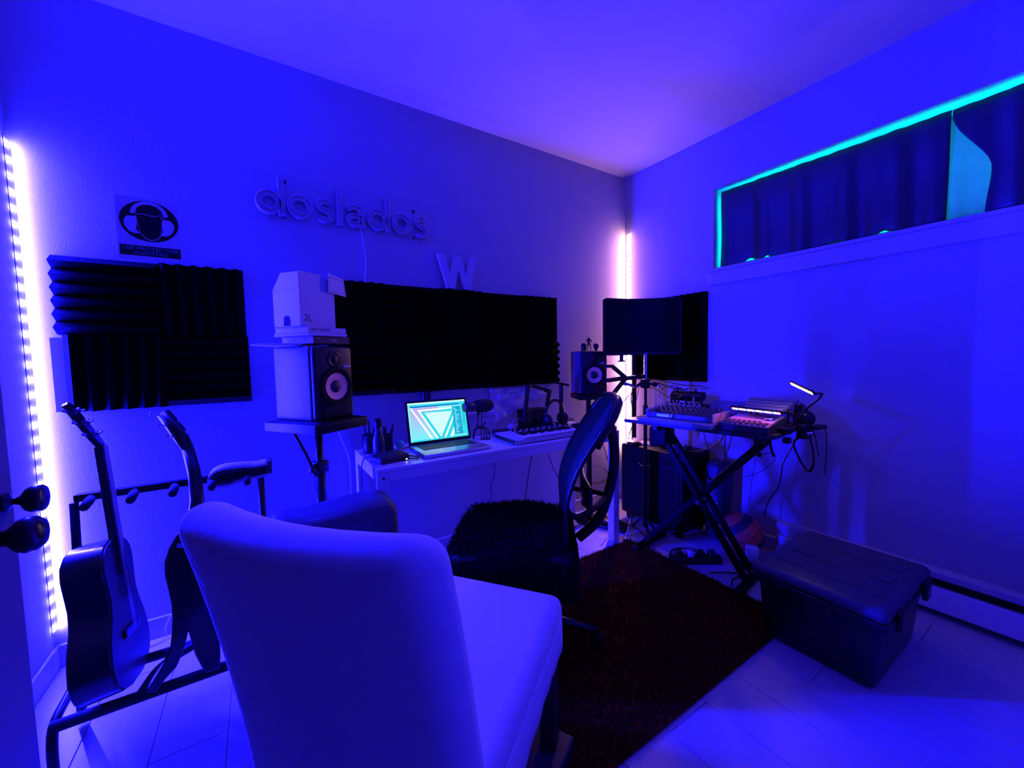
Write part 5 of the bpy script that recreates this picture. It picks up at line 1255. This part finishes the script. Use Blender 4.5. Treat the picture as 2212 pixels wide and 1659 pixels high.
cable('table_lead', 'black lead making a small hoop above the mixer', [(2.28, 1.62, 0.915), (2.30, 1.60, 0.955), (2.32, 1.565, 0.965), (2.31, 1.535, 0.945), (2.29, 1.52, 0.925)], 0.0028, group=gc)
cable('table_lead', 'black lead rising from the left side of the mixer in a wide hoop', [(2.215, 1.655, 0.905), (2.25, 1.68, 0.935), (2.30, 1.67, 0.965), (2.33, 1.62, 0.975), (2.35, 1.59, 0.955)], 0.0024, group=gc)
cable('corner_lead', 'black lead bowing beside the lit corner strip below the Y bracket', [(2.335, 1.93, 0.955), (2.31, 1.95, 0.938), (2.285, 1.95, 0.871), (2.30, 1.95, 0.801), (2.341, 1.97, 0.711), (2.347, 1.98, 0.623), (2.33, 1.975, 0.555)], 0.0032, group='leads by the lit corner')
cable('corner_lead', 'second black lead by the lit corner, crossing the first lower down', [(2.335, 1.92, 0.945), (2.346, 1.95, 0.86), (2.331, 1.95, 0.781), (2.346, 1.96, 0.728), (2.296, 1.975, 0.595), (2.28, 1.975, 0.55)], 0.0030, group='leads by the lit corner')
cable('corner_lead', 'thin lead slanting up across the lit corner from the desk', [(2.00, 2.02, 0.66), (2.07, 2.10, 0.71), (2.179, 2.08, 0.773), (2.278, 2.05, 0.812), (2.339, 2.0, 0.895), (2.355, 1.95, 0.945)], 0.0022, group='leads by the lit corner')

# ------------------------------------------------------------ pole, bracket and curved monitor in the corner
PL = thing('floor_pole', 'chrome-topped floor pole with clamp behind the equipment table', 'pole stand', (2.135, 1.702, 0))
b = MB(); b.cyl((0, 0, 0.03), (0, 0, 0.775), 0.0120, seg=14); b.build('lower_tube', BMET, PL, 'all')
for a in (2.0, 3.6, 5.2): MB().tube([(0, 0, 0.16), (0.115*math.cos(a), 0.115*math.sin(a), 0.008)] if abs(math.cos(a)) > 2 else [(0, 0, 0.12), (0.030*math.cos(a), 0.10*math.sin(a), 0.009)], 0.008, 8).build('leg', BMET, PL, 'all')
MB().cyl((0, 0, 0.765), (0, 0, 0.855), 0.0165, seg=14).build('sleeve', BLACK, PL)
MB().cyl((0, 0, 0.855), (0, 0, 0.965), 0.010, seg=14).build('middle_tube', BMET, PL)
MB().cyl((0, 0, 0.965), (0, 0, 1.198), 0.010, seg=14).build('upper_tube', CHROME, PL)
MB().rbox((0, 0, 0.996), (0.052, 0.052, 0.060), 0.010, 1).build('clamp', BLACK, PL, True)
b = MB(); b.cyl((0.0, -0.026, 0.996), (0.01, -0.085, 0.991), 0.016, 0.013, 14); b.build('clamp_grip', BLACK, PL, 'all')
b = MB(); b.cyl((0.012, -0.085, 0.991), (0.014, -0.098, 0.979), 0.010, seg=14); b.build('grip_tip', CHROME, PL, 'all')
MB().tube([(-0.02, 0.02, 0.996), (-0.06, 0.035, 0.975), (-0.11, 0.05, 0.996), (-0.135, 0.06, 1.0)], [0.013, 0.010, 0.010, 0.012], 10).build('ball_arm', mat('blue_steel', (0.25, 0.26, 0.3), 0.25, metal=0.8), PL, 'all')
YB_ = thing('y_bracket', 'black Y-shaped bracket reaching from the pole towards the right speaker', 'bracket', (2.135, 1.702, 1.040))
for a, bb in (((-0.02, -0.005, 0.005), (-0.20, 0.02, -0.002)), ((-0.19, 0.02, 0.0), (-0.32, 0.04, -0.010))):
    a, bb = Vector(a), Vector(bb); d = (bb-a); MB().box((a+bb)/2, (d.length, 0.030, 0.026), R=d.to_track_quat('X', 'Z').to_matrix()).build('stem', BLACK, YB_, bevel=0.003)
for dz in (0.078, -0.105):
    a = Vector((-0.165, 0.02, 0.0)); bb = Vector((-0.275, 0.035, dz)); d = bb-a
    MB().box((a+bb)/2, (d.length, 0.022, 0.022), R=d.to_track_quat('X', 'Z').to_matrix()).build('prong', BLACK, YB_, bevel=0.003)
    c = bb; MB().box(c+Vector((-0.022, 0.003, 0)), (0.055, 0.022, 0.020)).build('prong_tip', BLACK, YB_, bevel=0.003)
MO = thing('curved_monitor', 'large curved black monitor facing out of the far corner', 'monitor', (0, 0, 0))
Lp, Rp = Vector((1.903, 1.848)), Vector((2.333, 1.576)); mid = (Lp+Rp)/2; dd = (Rp-Lp).normalized(); nn = Vector((-dd.y, dd.x))
if nn.dot(Vector((1, 1))) < 0: nn = -nn
def mon_pt(s, off): # s -1..1 along, off = depth towards the corner
    q = mid + dd*(s*(Rp-Lp).length/2) + nn*(0.075*(1-s*s) + off); return q
def mon_shell(name, s0, s1, z0, z1, o0, o1, m, n=16, r=0.0):
    v = []; f = []
    for i in range(n+1):
        s = s0+(s1-s0)*i/n; e = (1-abs(s))*0.28
        cut = max(0.0, r-e) if r else 0.0; cz = r-math.sqrt(max(0, r*r-cut*cut)) if r else 0
        for (o_, z) in ((o0, z0+cz), (o0, z1-cz), (o1, z1-cz), (o1, z0+cz)):
            q = mon_pt(s, o_); v.append((q.x, q.y, z))
    for i in range(n):
        for k in range(4): a = i*4+k; b_ = i*4+(k+1) % 4; f.append((a, b_, b_+4, a+4))
    f.append((3, 2, 1, 0)); f.append((n*4, n*4+1, n*4+2, n*4+3))
    o = obj(name, v, f, m, MO, True); bm = bmesh.new(); bm.from_mesh(o.data); bmesh.ops.recalc_face_normals(bm, faces=bm.faces); bm.to_mesh(o.data); bm.free(); return o
mon_shell('housing', -1, 1, 1.185, 1.561, 0.0, 0.028, BLACK, 24, 0.012)
mon_shell('screen', -0.97, 0.97, 1.205, 1.551, -0.0015, 0.001, mat('dark_screen', (0.003, 0.003, 0.0035), 0.25, spec=0.15), 16)
mon_shell('lower_bezel', -0.99, 0.99, 1.186, 1.200, -0.003, 0.001, SATIN, 16)
q = mon_pt(0, 0.050); MB().rbox((q.x, q.y, 1.36), (0.10, 0.10, 0.11), 0.012, 1, rz=math.atan2(dd.y, dd.x)).build('rear_mount', BLACK, MO, True)
q2 = mon_pt(0, 0.09); MB().tube([(q.x, q.y, 1.34), (q2.x+0.02, q2.y+0.02, 1.28), (q2.x+0.02, q2.y+0.02, 0.60)], 0.016, 10).build('support_arm', BMET, MO, 'all')
b = MB(); b.lathe([(0.05, 0.0), (0.05, 0.012), (0.02, 0.02)], 20, Matrix.Translation((q2.x+0.02, q2.y+0.02, 0.5505))); b.build('support_foot', BMET, MO, 'all')
q = mon_pt(-0.52, 0.0); MB().cyl((q.x, q.y-0.012, 1.150), (q.x, q.y-0.012, 1.186), 0.012, seg=12).build('camera_post', BLACK, MO); MB().cyl((q.x, q.y-0.012, 1.142), (q.x, q.y-0.012, 1.150), 0.024, seg=16).build('camera_foot', BLACK, MO)

# ------------------------------------------------------------ amplifier, bag and ball against the far corner
AMX, AMY = 2.335, 1.705
AM = thing('guitar_amplifier', 'big black box amplifier standing in the lit corner under the table', 'amplifier', (AMX, AMY, 0), 0.0)
MB().rbox((0, 0, 0.300), (0.30, 0.50, 0.50), 0.014, 1).build('cabinet', DEEP, AM, True)
MB().box((-0.1515, 0, 0.265), (0.004, 0.45, 0.36)).build('grille_cloth', DEEP, AM)
MB().box((-0.1515, 0, 0.490), (0.004, 0.45, 0.060)).build('control_panel', DEEP, AM)
for i in range(6):
    b = MB(); b.lathe([(0.010, 0), (0.008, 0.012), (0, 0.0125)], 12, Matrix.Translation((-0.1535, -0.15+0.055*i, 0.490)) @ Matrix.Rotation(-PI/2, 4, 'Y'), caps=False); b.build('knob', SATIN, AM, 'all')
MB().tube(smooth_path([(-0.157, 0.09, 0.445), (-0.170, 0.06, 0.435), (-0.172, 0.02, 0.434), (-0.157, -0.02, 0.445)], 4), 0.004, 6).build('handle', CHROME, AM, 'all')
for sx in (-1, 1):
    for sy in (-1, 1):
        b = MB(); b.cyl((sx*0.11-0.01, sy*0.20, 0.026), (sx*0.11+0.01, sy*0.20, 0.026), 0.026, seg=16); b.cyl((sx*0.11, sy*0.20, 0.03), (sx*0.11, sy*0.20, 0.055), 0.008, seg=8); b.build('caster', RUBBER, AM, 'all')
ZA = 0.5505
o = MB().rbox((0, 0, 0.004), (0.115, 0.15, 0.008), 0.003, 1, warp=lambda p: (p.x, p.y, p.z+0.04*max(0, p.y)**2*3)).build('paper_sheaf', mat('grey_sheaf', (0.35, 0.33, 0.35), 0.6), None, True); o.location = (2.315, 1.810, ZA); o.rotation_euler = (0, 0, 0.3)
tag(o, 'grey sheaf of papers on the left end of the amplifier top', 'papers')
PDL = thing('effects_pedal', 'slim dark effects pedal lying on top of the amplifier', 'pedal', (2.335, 1.615, ZA), 0.2)
MB().rbox((0, 0, 0.014), (0.09, 0.17, 0.028), 0.006, 1).build('case', GREY, PDL, True)
for i in range(3): MB().cyl((0.0, -0.055+0.055*i, 0.028), (0.0, -0.055+0.055*i, 0.036), 0.008, seg=12).build('foot_switch', CHROME, PDL)
PS_ = thing('power_brick', 'dark power brick with white light hanging off the amplifier corner', 'power brick', (2.232, 1.500, ZA), 0.3)
MB().rbox((0, 0, 0.018), (0.055, 0.055, 0.034), 0.008, 1).build('case', BLACK, PS_, True)
MB().box((-0.0285, -0.01, 0.022), (0.001, 0.006, 0.010)).build('indicator', LEDW, PS_)
GB = thing('gear_bag', 'dark blue rounded bag against the right wall beside the amplifier', 'bag', (2.440, 1.375, 0), 0)
MB().rbox((0, 0, 0.255), (0.15, 0.130, 0.505), 0.045, 3, warp=lambda p: (p.x, p.y*(1+0.05*math.sin(p.z*9)), p.z)).build('bag_body', NYL, GB, 'all')
MB().tube(smooth_path([(-0.076, -0.04, 0.44), (-0.090, -0.02, 0.40), (-0.090, 0.02, 0.40), (-0.076, 0.04, 0.44)], 4), 0.006, 6).build('carry_loop', BLACK, GB, 'all')
MB().box((-0.0755, 0, 0.25), (0.004, 0.11, 0.006)).build('zip', CHROME, GB)

BL = thing('basketball', 'orange ball with dark panels on the floor by the right wall', 'ball', (2.345, 1.185, 0.1215))
def ball_mat():
    m = bpy.data.materials.new('ball_skin'); m.use_nodes = True; nt = m.node_tree; bs = nt.nodes['Principled BSDF']; bs.inputs['Roughness'].default_value = 0.5
    tc = nt.nodes.new('ShaderNodeTexCoord'); mp = nt.nodes.new('ShaderNodeMapping'); mp.inputs['Rotation'].default_value = (0.5, 0.35, 0.0)
    sp = nt.nodes.new('ShaderNodeSeparateXYZ'); ab = nt.nodes.new('ShaderNodeMath'); ab.operation = 'ABSOLUTE'
    cr = nt.nodes.new('ShaderNodeValToRGB'); cr.color_ramp.interpolation = 'CONSTANT'
    e = cr.color_ramp.elements; e[0].position = 0.0; e[0].color = (0.85, 0.16, 0.05, 1); e[1].position = 0.048; e[1].color = (0.02, 0.02, 0.03, 1)
    n = e.new(0.088); n.color = (0.80, 0.15, 0.05, 1)
    nt.links.new(tc.outputs['Object'], mp.inputs[0]); nt.links.new(mp.outputs[0], sp.inputs[0]); nt.links.new(sp.outputs['Z'], ab.inputs[0]); nt.links.new(ab.outputs[0], cr.inputs[0]); nt.links.new(cr.outputs[0], bs.inputs['Base Color'])
    return m
b = MB(); b.sphere((0, 0, 0), 0.120, 40, 24); b.build('ball_skin', ball_mat(), BL, 'all')
Rb = Euler((0.5, 0.35, 0.0)).to_matrix().inverted()
for q in range(3):
    pts = []
    for i in range(40):
        a = 2*PI*i/40
        p = [Vector((math.cos(a), math.sin(a), 0)), Vector((math.cos(a), 0, math.sin(a))), Vector((0, math.cos(a), math.sin(a)))][q]
        pts.append(Rb @ (p*0.1195))
    MB().tube(pts, 0.0016, 5, closed=True).build('seam', RUBBER, BL, 'all')

o = MB().lathe([(0.030, 0), (0.032, 0.002), (0.032, 0.075), (0.030, 0.078)], 24).build('white_tub', mat('white_tub', (0.72, 0.78, 0.80), 0.35), None, 'all'); o.location = (2.235, 1.065, 0.0405)
tag(o, 'small white tub on a low black box in front of the ball', 'tub')
o = MB().rbox((0, 0, 0.020), (0.12, 0.09, 0.04), 0.006, 1).build('low_box', DEEP, None, True); o.location = (2.235, 1.065, 0.0005); tag(o, 'low black box on the floor holding the white tub in front of the ball', 'box')

# ------------------------------------------------------------ wall heater and big black trunk
HT = thing('baseboard_heater', 'long white electric heater running low along the right wall', 'heater', (XR, 0.48, 0))
MB().box((-0.033, 0.0, 0.120), (0.062, 1.14, 0.17)).build('heater_case', TRIM, HT, bevel=0.006)
MB().box((-0.0665, -0.05, 0.085), (0.006, 1.02, 0.105)).build('front_plate', WMET, HT, bevel=0.004)
MB().box((-0.0650, -0.05, 0.160), (0.004, 1.02, 0.030)).build('air_slot', RUBBER, HT)
MB().rbox((-0.078, 0.510, 0.10), (0.018, 0.09, 0.09), 0.004, 1).build('junction_cover', WPLA, HT, True)

TK = thing('trunk', 'large black storage trunk with ribbed lid on the floor at right', 'trunk', (1.955, 0.595, 0), 0)
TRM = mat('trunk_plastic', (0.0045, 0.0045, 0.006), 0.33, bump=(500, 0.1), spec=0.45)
TRM_LIT = mat('trunk_plastic_lit', (0.055, 0.055, 0.065), 0.36, bump=(500, 0.1))  # lit copy of the trunk plastic: light on the lid put into its colour
def taper(p): k = 1.0 + 0.10*(p.z/0.25); return (p.x*k, p.y*k, p.z)
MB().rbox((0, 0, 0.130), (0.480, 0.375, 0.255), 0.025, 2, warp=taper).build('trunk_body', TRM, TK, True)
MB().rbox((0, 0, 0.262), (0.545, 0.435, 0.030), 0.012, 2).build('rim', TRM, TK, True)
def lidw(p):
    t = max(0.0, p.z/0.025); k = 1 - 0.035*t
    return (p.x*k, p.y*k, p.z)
MB().rbox((0, 0, 0.297), (0.545, 0.430, 0.046), 0.020, 3, warp=lidw).build('lid', TRM_LIT, TK, True)
for i in range(3): MB().rbox((-0.13+0.13*i, 0, 0.3205), (0.060, 0.33, 0.007), 0.003, 1).build('lid_rib', TRM_LIT, TK, True)
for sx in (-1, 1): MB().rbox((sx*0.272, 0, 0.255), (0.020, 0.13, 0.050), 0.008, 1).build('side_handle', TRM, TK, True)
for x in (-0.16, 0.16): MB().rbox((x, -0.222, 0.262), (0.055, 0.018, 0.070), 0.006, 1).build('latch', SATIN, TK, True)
for x in (-0.14, 0.14): MB().cyl((x-0.03, 0.222, 0.285), (x+0.03, 0.222, 0.285), 0.010, seg=10).build('hinge', TRM, TK)

# ------------------------------------------------------------ floor clutter under the table
PW = thing('power_strip', 'dark power strip with plugs on the floor under the crossed stand', 'power strip', (2.03, 1.27, 0), math.radians(-35))
MB().rbox((0, 0, 0.022), (0.28, 0.055, 0.040), 0.008, 1).build('case', BLACK, PW, True)
for i in range(4): MB().rbox((-0.09+0.06*i, 0, 0.056), (0.034, 0.040, 0.032), 0.006, 1).build('plug', [BLACK, WPLA, BLACK, GREY][i], PW, True)
gfl = 'leads on the floor under the table'
def flead(lb, pts, r, m=None): cable('floor_lead', lb, [(x, y, r+0.0015+dz) for x, y, dz in pts], r, m, group=gfl)
flead('black lead snaking over the pale floor patch, nearest the trunk', [(1.96, 1.03, 0.0), (2.04, 1.06, 0.0), (2.13, 1.03, 0.0), (2.22, 1.05, 0.0), (2.30, 1.02, 0.0)], 0.0035)
flead('black lead crossing the pale floor patch from the power strip to the ball', [(1.98, 1.16, 0.004), (2.07, 1.10, 0.004), (2.13, 1.02, 0.006), (2.20, 0.97, 0.002), (2.28, 0.94, 0)], 0.0035)
flead('black lead curling round behind the power strip', [(1.97, 1.40, 0.0), (2.06, 1.43, 0.0), (2.14, 1.38, 0.0), (2.13, 1.27, 0.0), (2.18, 1.20, 0.0)], 0.0040)
flead('black lead running back towards the lit corner along the amplifier', [(1.95, 1.52, 0.0), (2.03, 1.60, 0.0), (2.10, 1.72, 0.0), (2.12, 1.90, 0.0), (2.20, 2.08, 0.0)], 0.0040)
flead('pale lead lying loosely near the right desk leg', [(1.74, 1.72, 0.0), (1.90, 1.78, 0.0), (2.00, 1.71, 0.0), (2.06, 1.80, 0.0)], 0.0028, WPLA)
DR_ = thing('stand_leg', 'slanting silver stand leg in front of the amplifier', 'stand leg', (1.955, 1.690, 0))
MB().tube([(-0.06, -0.03, 0.016), (0.02, 0.01, 0.075), (0.09, 0.045, 0.125)], 0.006, 8).build('tube', CHROME, DR_, 'all')
MB().rbox((-0.062, -0.031, 0.012), (0.024, 0.024, 0.022), 0.006, 1).build('foot_tip', RUBBER, DR_, True)
o = MB().sphere((0, 0, 0.016), (0.017, 0.017, 0.016), 16, 10).build('white_plug', WPLA, None, 'all'); o.location = (1.80, 1.68, 0.0005); tag(o, 'small white round plug on the floor beside the right desk leg', 'plug')
PB = thing('foot_pedal', 'black foot pedal on the floor behind the right desk leg', 'foot pedal', (1.99, 1.86, 0), 0.4)
MB().rbox((0, 0, 0.012), (0.10, 0.20, 0.022), 0.006, 1).build('base', BLACK, PB, True)
MB().rbox((0, 0.005, 0.046), (0.085, 0.18, 0.016), 0.005, 1, R=Matrix.Rotation(0.16, 3, 'X')).build('treadle', SATIN, PB, True)
cable('skirting_lead', 'pale thin lead curling on the floor by the skirting behind the guitars', [(-0.375, 2.195, 0.10), (-0.383, 2.19, 0.079), (-0.397, 2.185, 0.043), (-0.394, 2.18, 0.012), (-0.42, 2.16, 0.006), (-0.47, 2.15, 0.006), (-0.52, 2.16, 0.006)], 0.0028, WPLA)
